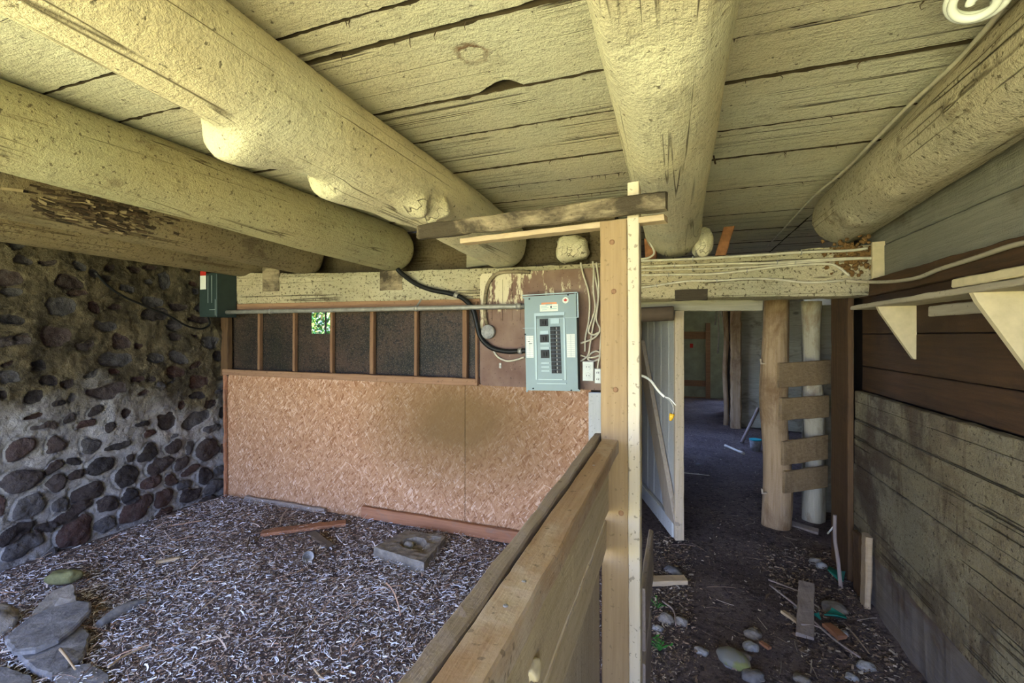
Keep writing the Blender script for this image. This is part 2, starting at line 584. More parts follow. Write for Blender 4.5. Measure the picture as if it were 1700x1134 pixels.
M['glass_green'] = plain('green_bottle_glass', (0.02, 0.16, 0.11), 0.15, var=0.1)
M['leaf'] = plain('green_sprout', (0.05, 0.20, 0.03), 0.6, var=0.3)


def m_osb():
    t = NT('oriented_strand_board', 0.8)
    base = None
    warp = t.n.new('ShaderNodeMix')
    warp.data_type = 'VECTOR'
    warp.inputs[0].default_value = 0.06
    nn = t.n.new('ShaderNodeTexNoise')
    nn.inputs['Scale'].default_value = 3.0
    t.l.new(t.tc.outputs['Object'], nn.inputs['Vector'])
    t.l.new(t.tc.outputs['Object'], warp.inputs[4])
    t.l.new(nn.outputs['Color'], warp.inputs[5])
    wv = warp.outputs[1]
    hs = None
    for i, (ang, sx, sz) in enumerate(((0.3, 13, 70), (1.25, 16, 66), (-0.75, 14, 72), (2.0, 22, 95), (0.9, 30, 110))):
        m0 = t.co((1, 1, 1), (0, ang, 0), (i * 3.7, 0, i), src=wv)
        m = t.co((sx, 1, sz), src=m0)
        v = t.n.new('ShaderNodeTexVoronoi')
        v.voronoi_dimensions = '3D'
        v.inputs['Scale'].default_value = 1.0
        t.l.new(m, v.inputs['Vector'])
        sep = t.n.new('ShaderNodeSeparateColor')
        t.l.new(v.outputs['Color'], sep.inputs[0])
        c = t.ramp(sep.outputs[0], [(0.0, (0.26, 0.115, 0.05)), (0.25, (0.38, 0.20, 0.10)), (0.8, (0.46, 0.265, 0.145)), (1.0, (0.62, 0.42, 0.28))])
        base = c if base is None else t.mix(t.ramp(sep.outputs[1], [(0.45, 0), (0.52, 1)]), base, c)
        hs = sep.outputs[2] if hs is None else t.math('ADD', hs, sep.outputs[2])
    # thin dark strands
    for ang in (0.5, -0.9, 1.7):
        m0 = t.co((1, 1, 1), (0, ang, 0), (ang, 0, 0))
        q = t.noise(1.0, 3, 0.6, t.co((16, 4, 90), src=m0), 0.4)
        base = t.mix(t.ramp(q, [(0.64, 0), (0.68, 0.75)]), base, (0.16, 0.07, 0.03))
        q2 = t.noise(1.0, 2, 0.6, t.co((14, 4, 70), src=t.co((1, 1, 1), (0, ang + 0.4, 0), (5, 0, 2))), 0.4)
        base = t.mix(t.ramp(q2, [(0.66, 0), (0.70, 0.6)]), base, (0.78, 0.62, 0.48))
    # shadow of the fence, painted brown into the middle of the board
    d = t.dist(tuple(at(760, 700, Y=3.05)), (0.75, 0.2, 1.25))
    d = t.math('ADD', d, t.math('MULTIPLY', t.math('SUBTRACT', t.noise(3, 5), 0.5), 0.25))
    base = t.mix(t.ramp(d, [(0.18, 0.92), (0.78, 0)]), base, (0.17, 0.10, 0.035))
    return t.out(base, hs, 0.35, 0.004)


def m_grimy():
    """dirty window film: brown film with black and grey spatter"""
    t = NT('grimy_pane', 0.55)
    c = t.mix(t.ramp(t.noise(3, 4), [(0.35, 0), (0.65, 1)]), (0.060, 0.036, 0.024), (0.022, 0.020, 0.012))
    sp1 = t.noise(55, 4, 0.75)
    dens = t.math('ADD', sp1, t.math('MULTIPLY', t.math('SUBTRACT', t.noise(2.5, 3), 0.5), 0.35))
    c = t.mix(t.ramp(dens, [(0.50, 0), (0.56, 0.9)]), c, (0.008, 0.008, 0.008))
    c = t.mix(t.ramp(t.noise(95, 3, 0.7), [(0.56, 0), (0.62, 0.5)]), c, (0.16, 0.13, 0.11))
    return t.out(c, sp1, 0.2, 0.002)


def m_plyred():
    t = NT('peeling_red_brown_board', 0.75)
    c = t.mix(t.ramp(t.noise(4, 4), [(0.35, 0), (0.65, 1)]), (0.15, 0.085, 0.06), (0.24, 0.16, 0.115))
    g = t.n.new('ShaderNodeNewGeometry')
    sx = t.n.new('ShaderNodeSeparateXYZ')
    t.l.new(g.outputs['Position'], sx.inputs[0])
    top = t.n.new('ShaderNodeMapRange')
    top.inputs[1].default_value = 1.45
    top.inputs[2].default_value = 1.93
    t.l.new(sx.outputs[2], top.inputs[0])
    lf = t.n.new('ShaderNodeMapRange')
    lf.inputs[1].default_value = -0.75
    lf.inputs[2].default_value = -1.2
    t.l.new(sx.outputs[0], lf.inputs[0])
    k = t.math('MULTIPLY', top.outputs[0], t.math('ADD', t.math('MULTIPLY', lf.outputs[0], 0.20), 0.08))
    pn = t.noise(5, 7, 0.7, t.co((2.6, 1, 0.8)))
    c = t.mix(t.ramp(t.math('ADD', pn, k), [(0.66, 0), (0.69, 0.95)]), c, (0.58, 0.51, 0.34))
    c = t.mix(t.ramp(t.noise(60, 2), [(0.66, 0), (0.7, 0.8)]), c, (0.03, 0.02, 0.015))
    return t.out(c, pn, 0.3, 0.004)


def m_stone():
    t = NT('fieldstone_and_mortar', 0.9)
    mask = t.attr('mask')
    rnd = t.attr('rnd')
    g = t.n.new('ShaderNodeNewGeometry')
    n1 = t.noise(38, 5, 0.65)
    mk = t.math('ADD', mask, t.math('MULTIPLY', t.math('SUBTRACT', n1, 0.5), 0.9))
    mk = t.ramp(mk, [(0.44, 0), (0.56, 1)])
    lower_m = t.mix(t.ramp(t.noise(5, 6, 0.65), [(0.35, 0), (0.65, 1)]), (0.35, 0.335, 0.325), (0.21, 0.20, 0.195))
    lower_m = t.mix(t.ramp(t.noise(80, 3, 0.7), [(0.55, 0), (0.68, 0.5)]), lower_m, (0.52, 0.51, 0.49))
    upper_m = t.mix(t.ramp(t.noise(4, 7, 0.68, None, 0.6), [(0.38, 0), (0.62, 1)]), (0.135, 0.108, 0.06), (0.034, 0.027, 0.016))
    upper_m = t.mix(t.ramp(t.noise(13, 6, 0.7, None, 0.5), [(0.58, 0), (0.68, 0.7)]), upper_m, (0.20, 0.17, 0.105))
    sz = t.n.new('ShaderNodeSeparateXYZ')
    t.l.new(g.outputs['Position'], sz.inputs[0])
    # shade of the upper wall painted into the mortar: dark brown above, grey below
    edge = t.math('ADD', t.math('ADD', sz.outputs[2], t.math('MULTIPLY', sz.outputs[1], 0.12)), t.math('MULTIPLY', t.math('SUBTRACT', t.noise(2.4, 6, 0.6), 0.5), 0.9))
    mort = t.mix(t.ramp(edge, [(0.0, 0), (1.0, 1)]), lower_m, upper_m)
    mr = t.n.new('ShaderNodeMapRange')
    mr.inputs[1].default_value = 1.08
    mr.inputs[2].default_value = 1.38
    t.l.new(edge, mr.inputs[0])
    mort = t.mix(mr.outputs[0], lower_m, upper_m)
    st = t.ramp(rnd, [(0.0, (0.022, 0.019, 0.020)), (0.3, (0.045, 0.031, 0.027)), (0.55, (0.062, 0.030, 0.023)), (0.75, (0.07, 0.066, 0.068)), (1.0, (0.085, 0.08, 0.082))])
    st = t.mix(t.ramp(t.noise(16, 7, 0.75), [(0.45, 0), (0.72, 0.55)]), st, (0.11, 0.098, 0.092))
    c = t.mix(mk, mort, st)
    h = t.math('ADD', t.noise(60, 5, 0.7), t.math('MULTIPLY', t.noise(14, 5, 0.65), 1.5))
    h = t.math('ADD', h, t.math('MULTIPLY', mk, 0.35))
    return t.out(c, h, 1.0, 0.022)


def m_soil():
    t = NT('packed_dirt', 0.95)
    c = t.mix(t.ramp(t.noise(2.2, 5), [(0.38, 0), (0.62, 1)]), (0.10, 0.074, 0.066), (0.17, 0.13, 0.115))
    c = t.mix(t.ramp(t.noise(90, 3, 0.7), [(0.58, 0), (0.66, 0.7)]), c, (0.25, 0.21, 0.17))
    c = t.mix(t.ramp(t.noise(30, 4, 0.7), [(0.5, 0), (0.62, 0.7)]), c, (0.03, 0.022, 0.02))
    return t.out(c, t.noise(40, 6, 0.75), 1.0, 0.02)


def m_attrcol(name, rough=0.8):
    t = NT(name, rough)
    a = t.n.new('ShaderNodeAttribute')
    a.attribute_name = 'tint'
    return t.out(a.outputs['Color'])


def m_grass():
    t = NT('sunlit_grass', 0.9, 0.0)
    c = t.mix(t.noise(3, 5), (0.335, 0.335, 0.145), (0.41, 0.375, 0.19))
    return t.out(c)


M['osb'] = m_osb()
M['grime'] = m_grimy()
M['plyred'] = m_plyred()
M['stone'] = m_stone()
M['soil'] = m_soil()
M['chips'] = m_attrcol('wood_shavings')
M['grass'] = m_grass()

# ================================================================= THE SETTING
CZ = 2.36          # underside of the ceiling boards

# ---- floor: uneven packed dirt
def floor_z(x, y):
    z = 0.012 * nz3(x * 1.7, y * 1.7, 3) + 0.006 * nz3(x * 7, y * 7, 5)
    if x < -0.2 and y < 3.1:
        z += 0.012
    if x > -0.1:                     # rubble heaped along the foot of the right wall
        e = max(0.0, (x - 0.55) / 0.45)
        z += 0.05 * e * e * (0.7 + 0.6 * nz3(x * 5, y * 5, 8)) * (1 if y < 3.6 else 0)
    return z


b = MB()
nx, ny = 150, 260
xs = np.linspace(-4.2, 2.8, nx)
ys = np.linspace(-1.4, 12.0, ny)
for yy in ys:
    for xx in xs:
        b.addv((xx, yy, floor_z(xx, yy)))
for j in range(ny - 1):
    for i in range(nx - 1):
        k = j * nx + i
        b.face([k, k + 1, k + nx + 1, k + nx], 0, True)
struct('floor', b, M['soil'], 'packed dark earth floor under litter and rubble')

# ---- ceiling: wide whitewashed boards, laid across the joists, one set per bay
b = MB()


def seams(pts):
    return [at(x, y, Z=CZ).y for (x, y) in pts]


def bay(x0, x1, ylist, notch=None):
    for i in range(len(ylist) - 1):
        ya, yb = ylist[i], ylist[i + 1]
        b.cur = random.random()
        n = max(4, int((x1 - x0) / 0.018))
        dz = random.uniform(-0.003, 0.003)
        sd = random.random() * 40
        prev = None
        for q in range(n + 1):
            x = x0 + (x1 - x0) * q / n
            e0 = ya + 0.0035 + 0.004 * nz3(x * 3, ya * 9) + 0.0035 * nz3(x * 38, ya * 9, sd) + max(0, 0.010 * nz3(x * 22, sd) - 0.002)
            e1 = yb - 0.0035 + 0.004 * nz3(x * 3, yb * 9) + 0.0025 * nz3(x * 38, yb * 9, sd)
            if notch and abs(ylist[i + 1] - notch[0]) < 1e-4:
                if notch[1] < x < notch[2]:
                    k = (x - notch[1]) / (notch[2] - notch[1])
                    e1 -= notch[3] * math.sin(math.pi * min(1, k ** 1.6)) ** 0.7
            zz = CZ + dz + 0.0015 * nz3(x * 2, ya * 5, 3)
            r = [b.addv((x, e0, zz + 0.004)), b.addv((x, e0 + 0.003 + max(0, 0.012 * nz3(x * 26, ya * 7, sd + 3)), zz)), b.addv((x, e1 - 0.002 - max(0, 0.008 * nz3(x * 30, yb * 7, sd + 9)), zz)), b.addv((x, e1, zz + 0.004)),
                 b.addv((x, e1, zz + 0.03)), b.addv((x, e0, zz + 0.03))]
            if prev:
                for k in range(6):
                    m_ = (k + 1) % 6
                    b.face([prev[k], r[k], r[m_], prev[m_]], 0 if k in (1,) else 1)
            prev = r


Y = seams([(650, 11), (728, 48), (1000, 115), (860, 209), (900, 267), (932, 298)])
main_seams = [-1.3, -0.95, -0.6, -0.25, 0.1, 0.4, 0.66] + [Y[0], Y[1], Y[2], Y[3], Y[4], Y[5]]
main_seams += [Y[5] + 0.30, Y[5] + 0.62, Y[5] + 0.9, Y[5] + 1.2]
nx0, nx1 = at(790, 150, Z=CZ).x, at(867, 138, Z=CZ).x
main_seams = sorted(main_seams)
far = [main_seams[-1] + 0.29 * i for i in range(1, 28)]
bay(-1.16, -0.02, main_seams, notch=(Y[2], nx0, nx1, 0.045))
R = seams([(1372, 33), (1400, 105), (1340, 198), (1310, 250), (1300, 305), (1290, 350)])
rs = [-1.3, -0.95, -0.6, -0.3, 0.02, 0.36, R[0] - 0.62, R[0] - 0.3] + R
rs = sorted(q for q in rs)
rs = [q for i, q in enumerate(rs) if i == 0 or q - rs[i - 1] > 0.12]
bay(-0.01, 0.92, rs + [rs[-1] + 0.28 * i for i in range(1, 30)])
bay(0.93, 2.8, [-1.3 + 0.31 * i for i in range(44)])
Lm = seams([(142, 134), (250, 190), (430, 285), (560, 320), (640, 350)])
ls = sorted([Lm[0] - 0.31 * i for i in range(1, 8)] + Lm)
ls += [ls[-1] + 0.3, ls[-1] + 0.6]
bay(-2.14, -1.17, ls)
bay(-4.3, -2.15, [-1.3 + 0.3 * i for i in range(17)])
bay(-0.45, -0.02, [main_seams[-1]] + far)
b.cur = 0.5
o = struct('ceiling', b, [M['ceil'], M['seam']], 'whitewashed wide board ceiling with dirty dark seams')
b = MB()
b.box((-4.6, -1.5, CZ + 0.034), (2.9, 3.6, CZ + 0.12))
b.box((-0.6, 3.6, CZ + 0.034), (2.9, 12.1, CZ + 0.12))
o2 = struct('ceiling', b, M['dark'])  # backing slab added above the boards, keeps light out of their gaps

# ---- left wall: fieldstones set in mortar
WX = -3.97
stones = []


def px_stone(cx, cy, hw, hh, rot=0.0, flat=0.0):
    c = at(cx, cy, X=WX)
    e = at(cx + hw, cy, X=WX)
    e2 = at(cx - hw, cy, X=WX)
    hy = abs(e.y - e2.y) / 2
    hz = abs(at(cx, cy - hh, X=WX).z - at(cx, cy + hh, X=WX).z) / 2
    # the wall recedes to the right, so a level course climbs in the picture
    stones.append([c.y, c.z, hy, hz, math.radians(rot), random.random(), flat])


low = [(255, 55, 68, 45, 0), (548, 75, 42, 30, -10), (60, 75, 85, 25, 0), (30, 165, 25, 12, 0), (172, 185, 38, 25, 0),
       (530, 155, 70, 32, 8), (697, 153, 40, 18, 0), (785, 207, 38, 30, 0), (888, 258, 42, 30, 20), (480, 297, 85, 32, 5),
       (158, 320, 48, 28, 0), (318, 330, 15, 28, -20), (10, 310, 20, 22, 0), (885, 320, 35, 15, 5), (938, 352, 33, 20, 0),
       (995, 390, 18, 25, 0), (743, 430, 45, 38, 0), (883, 418, 65, 25, 20), (945, 458, 33, 16, 0), (818, 368, 18, 18, 0),
       (562, 392, 25, 18, 20), (140, 408, 40, 14, 0), (195, 458, 65, 16, 5), (400, 537, 50, 27, 12), (75, 555, 70, 40, 35),
       (250, 530, 55, 35, -5), (655, 573, 50, 37, 10), (570, 598, 25, 20, 0), (770, 540, 35, 30, 15), (845, 548, 18, 35, -5),
       (920, 552, 50, 50, 0), (990, 555, 12, 20, 0), (435, 628, 65, 45, 8), (560, 675, 62, 42, 5), (705, 630, 55, 33, 12),
       (808, 615, 38, 27, 0), (95, 690, 85, 55, 10), (250, 705, 45, 38, 30), (335, 665, 38, 18, 0), (670, 703, 50, 30, 8),
       (765, 690, 28, 30, 0), (855, 650, 40, 16, 15), (910, 675, 35, 38, 25), (985, 650, 27, 18, 0), (385, 755, 70, 45, 0),
       (130, 812, 75, 48, -8), (265, 800, 42, 30, 0), (565, 762, 42, 38, 20), (725, 768, 42, 35, 10), (815, 720, 35, 25, 0),
       (960, 722, 48, 33, 10), (595, 820, 75, 45, 15), (315, 848, 100, 30, 15), (465, 810, 45, 35, 0), (467, 888, 42, 30, 0),
       (850, 760, 50, 35, 0), (10, 805, 15, 35, 0), (195, 918, 45, 25, 0), (330, 928, 85, 55, 15), (90, 995, 85, 48, 30),
       (65, 930, 90, 35, 10), (215, 1028, 55, 18, 8), (740, 830, 35, 25, 0), (640, 890, 60, 18, 15), (930, 790, 40, 20, 0),
       (300, 250, 35, 22, 10), (410, 215, 40, 16, 0), (620, 235, 35, 15, 0), (520, 535, 55, 18, 4), (625, 455, 40, 14, 0),
       (390, 440, 45, 22, 0), (640, 300, 25, 14, 0), (225, 640, 45, 22, 25), (100, 60, 30, 18, 0)]
for (x, y, hw, hh, rt) in low:
    px_stone(x / 2.7, 540 + y / 2.7, hw / 2.7, hh / 2.7, rt, 1.0 if y < 440 else 0.0)
for (x, y, hw, hh, rt) in [(50, 745, 90, 60, 0), (440, 765, 100, 50, -15), (395, 935, 115, 65, 0), (60, 1010, 90, 35, 0), (85, 840, 75, 25, 0),
                           (870, 815, 40, 18, 0), (1050, 985, 80, 45, 0), (625, 690, 40, 35, 0), (160, 590, 60, 35, 0), (700, 1060, 90, 40, -15),
                           (1200, 930, 60, 30, 0), (1330, 1020, 60, 20, 0), (910, 680, 50, 25, 0), (1130, 760, 45, 60, 0), (640, 930, 60, 25, -10),
                           (800, 930, 45, 18, 0), (1010, 660, 50, 20, 0), (300, 620, 60, 20, 0)]:
    px_stone(x / 4.05, 280 + y / 4.05, hw / 4.05, hh / 4.05, rt, 1.0)
named = len(stones)
tries = 0
while tries < 2500:
    tries += 1
    y_, z_ = random.uniform(-1.3, 3.1), random.uniform(0.02, 2.2)
    ry = random.uniform(0.03, 0.10)
    rz = ry * random.uniform(0.5, 0.9)
    ok = True
    for st in stones:
        if abs(st[0] - y_) < (st[2] + ry) * 1.02 and abs(st[1] - z_) < (st[3] + rz) * 1.02:
            ok = False
            break
    if ok and (y_ < 1.5 or ry < 0.045 or random.random() < 0.25):
        stones.append([y_, z_, ry, rz, random.uniform(-0.3, 0.3), random.random(), 1.0 if z_ > 1.1 else 0.0])
ny, nzv = 560, 290
gy = np.linspace(-1.3, 3.25, ny)
gz = np.linspace(-0.02, 2.3, nzv)
GY, GZ = np.meshgrid(gy, gz)


def vnoise(freq, seed, shape=(GY, GZ)):
    r = np.random.default_rng(seed)
    n = 64
    tab = r.random((n, n))
    a, c = shape[0] * freq + 50, shape[1] * freq + 50
    i, j = np.floor(a).astype(int), np.floor(c).astype(int)
    fa, fc = a - i, c - j
    fa, fc = fa * fa * (3 - 2 * fa), fc * fc * (3 - 2 * fc)
    g = lambda p, q: tab[p % n, q % n]
    return (g(i, j) * (1 - fa) + g(i + 1, j) * fa) * (1 - fc) + (g(i, j + 1) * (1 - fa) + g(i + 1, j + 1) * fa) * fc - 0.5


disp = 0.05 * vnoise(2.1, 1) + 0.024 * vnoise(6.5, 2) + 0.018 * vnoise(17, 3) + 0.012 * vnoise(38, 4) + 0.006 * vnoise(80, 14)
ridge = np.abs(vnoise(7.5, 31)) + 0.5 * np.abs(vnoise(15, 32))
disp += np.where(GZ > 1.0, 0.02 * ridge, 0.01 * ridge)
mask = np.zeros_like(disp)
rnd = np.full_like(disp, 0.5)
wy, wz = 0.045 * vnoise(9, 5) + 0.02 * vnoise(24, 15), 0.045 * vnoise(9, 6) + 0.02 * vnoise(24, 16)
for (sy, sz, ry, rz, rot, rv, flat) in stones:
    sel = (np.abs(GY - sy) < ry * 1.8 + 0.05) & (np.abs(GZ - sz) < ry * 1.6 + rz + 0.05)
    a, c = GY[sel] - sy + wy[sel], GZ[sel] - sz + wz[sel]
    cr, sr = math.cos(rot), math.sin(rot)
    p, q = (a * cr + c * sr) / ry, (-a * sr + c * cr) / rz
    r = (np.abs(p) ** 2.3 + np.abs(q) ** 2.3) ** (1 / 2.3)
    mk = np.clip((1.08 - r) / 0.16, 0, 1)
    h = min(0.055, 0.5 * min(ry, rz))
    dome = np.sqrt(np.clip(1 - (r / 1.1) ** 2, 0, 1)) * h
    if flat > 0.5:
        dd = dome * 0.2 - 0.032 * mk          # upper courses: stones sit back behind smeared mortar
    else:
        dd = dome + 0.004 * mk - 0.012 * np.exp(-((r - 1.12) / 0.1) ** 2)
    disp[sel] += dd
    better = mk > mask[sel]
    mask[sel] = np.maximum(mask[sel], mk)
    tmp = rnd[sel]
    tmp[better] = rv
    rnd[sel] = tmp
verts = np.stack([WX + disp, GY, GZ], -1).reshape(-1, 3)
idx = np.arange(ny * nzv).reshape(nzv, ny)
quads = np.stack([idx[:-1, :-1], idx[:-1, 1:], idx[1:, 1:], idx[1:, :-1]], -1).reshape(-1, 4)


def fast_mesh(name, verts, quads, mat, parent=None, loc=(0, 0, 0), attrs=None, smooth=True):
    me = bpy.data.meshes.new(name)
    me.vertices.add(len(verts))
    me.vertices.foreach_set('co', (verts - np.array(loc)).astype(np.float32).ravel())
    me.loops.add(quads.size)
    me.loops.foreach_set('vertex_index', quads.astype(np.int32).ravel())
    me.polygons.add(len(quads))
    me.polygons.foreach_set('loop_start', np.arange(0, quads.size, quads.shape[1], dtype=np.int32))
    me.polygons.foreach_set('loop_total', np.full(len(quads), quads.shape[1], dtype=np.int32))
    me.polygons.foreach_set('use_smooth', np.full(len(quads), smooth))
    me.update(calc_edges=True)
    for nm, arr in (attrs or {}).items():
        if arr.ndim == 1:
            a_ = me.attributes.new(nm, 'FLOAT', 'POINT')
            a_.data.foreach_set('value', arr.astype(np.float32))
        else:
            a_ = me.attributes.new(nm, 'FLOAT_COLOR', 'POINT')
            a_.data.foreach_set('color', np.concatenate([arr, np.ones((len(arr), 1))], 1).astype(np.float32).ravel())
    return link_mesh(name, me, parent, mat, loc)


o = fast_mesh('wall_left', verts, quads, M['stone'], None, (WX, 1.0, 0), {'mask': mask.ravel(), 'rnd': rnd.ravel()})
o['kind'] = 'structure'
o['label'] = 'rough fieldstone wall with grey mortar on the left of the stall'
b = MB()
b.box((-4.5, -1.4, 0), (-4.08, 3.4, CZ + 0.03))
struct('wall_left', b, M['dark'])

# ---- back wall of the stall: dark infill over the beam, corner post
b = MB()
b.box((-4.1, 3.16, -0.02), (-0.42, 3.36, 1.16))
b.box((-4.1, 3.32, 1.78), (-0.42, 3.38, CZ))
b.box((-0.56, 3.18, 0), (-0.39, 3.44, CZ))
struct('wall_back', b, M['infill'], 'dark back wall of the stall behind the beam')

# ---- side walls of the passage beyond the beam, far end wall, outer walls
b = MB()
for i in range(34):
    b.cur = random.random()
    y0 = 3.42 + i * 0.25
    if 6.3 < y0 < 7.4:          # added side opening, unseen behind the gate, brightens the passage floor
        b.plank((-0.40, y0 + 0.12, 0), (-0.40, y0 + 0.12, 0.6), (0, 1, 0), (1, 0, 0), 0.262, 0.03, 0.003, 0.3)
        b.plank((-0.40, y0 + 0.12, 1.75), (-0.40, y0 + 0.12, CZ), (0, 1, 0), (1, 0, 0), 0.262, 0.03, 0.003, 0.3)
        continue
    b.plank((-0.40, y0 + 0.12, 0), (-0.40, y0 + 0.12, CZ), (0, 1, 0), (1, 0, 0), 0.262, 0.03, 0.003, 0.3)
struct('wall_left', b, M['post'], 'plank wall on the left of the passage past the gate')
b = MB()
b.box((2.6, 3.2, 0), (2.7, 12.0, CZ))
b.box((1.04, 3.56, 0), (2.7, 3.62, CZ))
struct('wall_right', b, M['far_grey'], 'outer wall of the dark side stalls')
b = MB()
b.box((-0.5, 11.8, 0), (1.3, 11.9, CZ))
b.box((2.5, 11.8, 0), (2.7, 11.9, CZ))
b.box((1.3, 11.8, 1.9), (2.5, 11.9, CZ))  # opening below this header is added out of view to light the passage
b.box((1.3, 11.8, 0), (2.5, 11.9, 0.5))
struct('wall_far', b, M['far_green'], 'greenish board wall at the far end of the passage')
t_ = MB()
for (z0, z1) in ((1.42, 1.60), (0.28, 0.42), (0.0, 0.02)):
    t_.box((-0.2, 11.76, z0), (0.78, 11.80, z1))
t_.box((0.70, 11.7, 0), (0.80, 11.8, 1.8))
struct('trim_1', t_, M['brown_x'], 'brown battens across the far wall')

# front of the stable behind the camera: low walls beside a wide opening
b = MB()
b.box((-4.3, -1.5, 0), (-3.8, -1.3, CZ))
b.box((0.8, -1.5, 0), (1.3, -1.3, CZ))
b.box((-3.8, -1.5, 2.0), (0.8, -1.3, CZ))
struct('wall_front', b, M['far_grey'], 'front wall of the stable around its wide opening')
# grass outside
b = MB()
b.box((-40, -40, -0.35), (40, -1.5, -0.12))
b.box((-40, 3.5, -0.35), (-0.6, 30, -0.12))
b.box((2.9, -1.5, -0.35), (40, 30, -0.12))
struct('ground', b, M['grass'], 'sunlit grass outside the stable')

# ---- right wall of the passage, near part: planks laid level
b = MB()
zs = [1.17, 1.0, 0.89, 0.74, 0.45, 0.31]
for i in range(5):
    b.cur = random.random()
    b.plank((1.02, -1.3, (zs[i] + zs[i + 1]) / 2), (1.02, 3.19 + 0.006 * i, (zs[i] + zs[i + 1]) / 2), (0, 0, 1), (1, 0, 0),
            zs[i] - zs[i + 1] - 0.004, 0.04, 0.003, 0.03)
struct('wall_right', b, M['wall_plank'], 'faded whitewashed plank wall on the right of the passage')
b = MB()
b.cur = 0.3
b.plank((1.03, -1.3, 0.15), (1.03, 3.02, 0.15), (0, 0, 1), (1, 0, 0), 0.34, 0.06, 0.006, 0.03)
struct('wall_right', b, M['wall_low'], 'grey low board along the foot of the right wall')
b = MB()
for (z0, z1) in ((1.172, 1.312), (1.316, 1.50), (1.504, 1.72)):
    b.cur = random.random()
    b.plank((1.055, -1.3, (z0 + z1) / 2), (1.055, 3.2, (z0 + z1) / 2), (0, 0, 1), (1, 0, 0), z1 - z0, 0.03, 0.002, 0.04)
struct('wall_right', b, M['brown_y'], 'dark red-brown boards above the whitewashed planks')
b = MB()
for (z0, z1, x) in ((1.80, 1.98, 1.075), (1.984, 2.15, 1.078), (2.154, 2.355, 1.09)):
    b.cur = random.random()
    b.plank((x, -1.3, (z0 + z1) / 2), (x, 3.3, (z0 + z1) / 2), (0, 0, 1), (1, 0, 0), z1 - z0, 0.03, 0.004, 0.03)
struct('wall_right', b, M['wall_upper'], 'rough grey planks at the top of the right wall')
b = MB()
b.cur = 0.4
b.plank((1.04, -1.3, 1.755), (1.04, 3.15, 1.755), (0, 0, 1), (1, 0, 0), 0.09, 0.07, 0.004, 0.04)
o = obj('wall_plate', b, M['brown_y'])
tag(o, 'dark brown rail running along the right wall above the shelf', 'beam')
b = MB()
b.box((1.11, -1.4, 0), (1.2, 3.56, CZ))
struct('wall_right', b, M['dark'])

# ================================================================= LOG JOISTS
def log(name, label, y0, y1, near, far_, mat, bumps=(), hewn=None, rough=0.05, seed=0.0, group=None, nseg=None, cat='beam'):
    b = MB()
    L = y1 - y0
    ns = nseg or int(L / 0.018)
    n = 64
    rings = []
    for i in range(ns + 1):
        y = y0 + L * i / ns
        k = (y - 0.6) / 2.4
        X = near[0] + (far_[0] - near[0]) * k + 0.012 * nz3(y * 0.9, seed, 2)
        r = near[2] + (far_[2] - near[2]) * max(-0.6, k)
        Z = EYE + near[1] + (far_[1] - near[1]) * k
        ring = []
        for j in range(n):
            a = 2 * math.pi * j / n          # 0 = +X, 90 deg = up
            ca, sa = math.cos(a), math.sin(a)
            q = r * (1 + rough * nz3(ca * 1.2 + seed, sa * 1.2, y * 1.1) + rough * 0.45 * nz3(ca * 4 + seed, sa * 4, y * 3.5)
                     + rough * 0.20 * nz3(ca * 12 + seed, sa * 12, y * 9))
            for (by, ba, hy, ha, amp) in bumps:
                da = (math.degrees(a) - ba + 180) % 360 - 180
                sy_ = hy[0] if y < by else hy[1]
                q += amp * math.exp(-((y - by) / sy_) ** 2 - (da / ha) ** 2)
            # rounded end over the beam
            e = (y1 - y) / 0.05
            if e < 1:
                q *= math.sqrt(max(0.0, 1 - (1 - e) ** 2)) * 0.25 + 0.75
            p = Vector((X + ca * q, y, Z + sa * q))
            if hewn and y < hewn + 0.15:
                k2 = max(0.0, min(1.0, (hewn + 0.15 - y) / 0.15))
                zm = Z - r * (0.80 + 0.02 * nz3(y * 5, ca * 3)) - 0.25 * ca * r * 0.3
                if p.z < zm:
                    p.z = p.z + (zm - p.z) * k2
            if p.z > CZ - 0.001:
                p.z = CZ - 0.001
            ring.append(b.addv(p))
        rings.append(ring)
    for i in range(ns):
        for j in range(n):
            k = (j + 1) % n
            b.face([rings[i][k], rings[i][j], rings[i + 1][j], rings[i + 1][k]], 0, True)
    b.face(rings[0], 0)
    b.face(list(reversed(rings[-1])), 0)
    return tag(obj(name, b, mat), label, cat, group)


# bumps: (Y, angle, (spread before, after), angular spread, height)
log('log_joist', 'thick pale whitewashed log joist with swollen bulges, left of the post', -1.3, 3.18, (-1.136, .728, .142), (-1.2, .686, .184), M['log'],
    bumps=[(0.97, 228, (0.04, 0.15), 36, 0.085), (1.12, 226, (0.10, 0.10), 24, 0.025), (1.38, 230, (0.04, 0.27), 34, 0.062), (1.82, 225, (0.16, 0.14), 30, 0.03), (1.76, 306, (0.07, 0.05), 18, 0.05), (1.79, 318, (0.025, 0.02), 7, -0.055),
           (1.90, 322, (0.035, 0.03), 13, 0.055), (1.93, 332, (0.015, 0.015), 5, -0.05), (1.88, 300, (0.02, 0.03), 9, 0.035), (0.35, 200, (0.2, 0.12), 16, 0.02)], seed=1.3)
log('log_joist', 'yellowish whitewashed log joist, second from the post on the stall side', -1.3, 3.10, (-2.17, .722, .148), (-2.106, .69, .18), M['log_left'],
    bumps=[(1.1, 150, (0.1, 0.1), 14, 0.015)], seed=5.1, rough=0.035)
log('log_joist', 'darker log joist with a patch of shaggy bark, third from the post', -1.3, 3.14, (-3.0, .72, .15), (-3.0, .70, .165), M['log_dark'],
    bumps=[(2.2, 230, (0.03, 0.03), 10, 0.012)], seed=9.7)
log('log_joist', 'grimy log joist lying right along the top of the stone wall', -1.3, 3.2, (-3.62, .71, .16), (-3.66, .70, .165), M['log_dark'], seed=13.2)
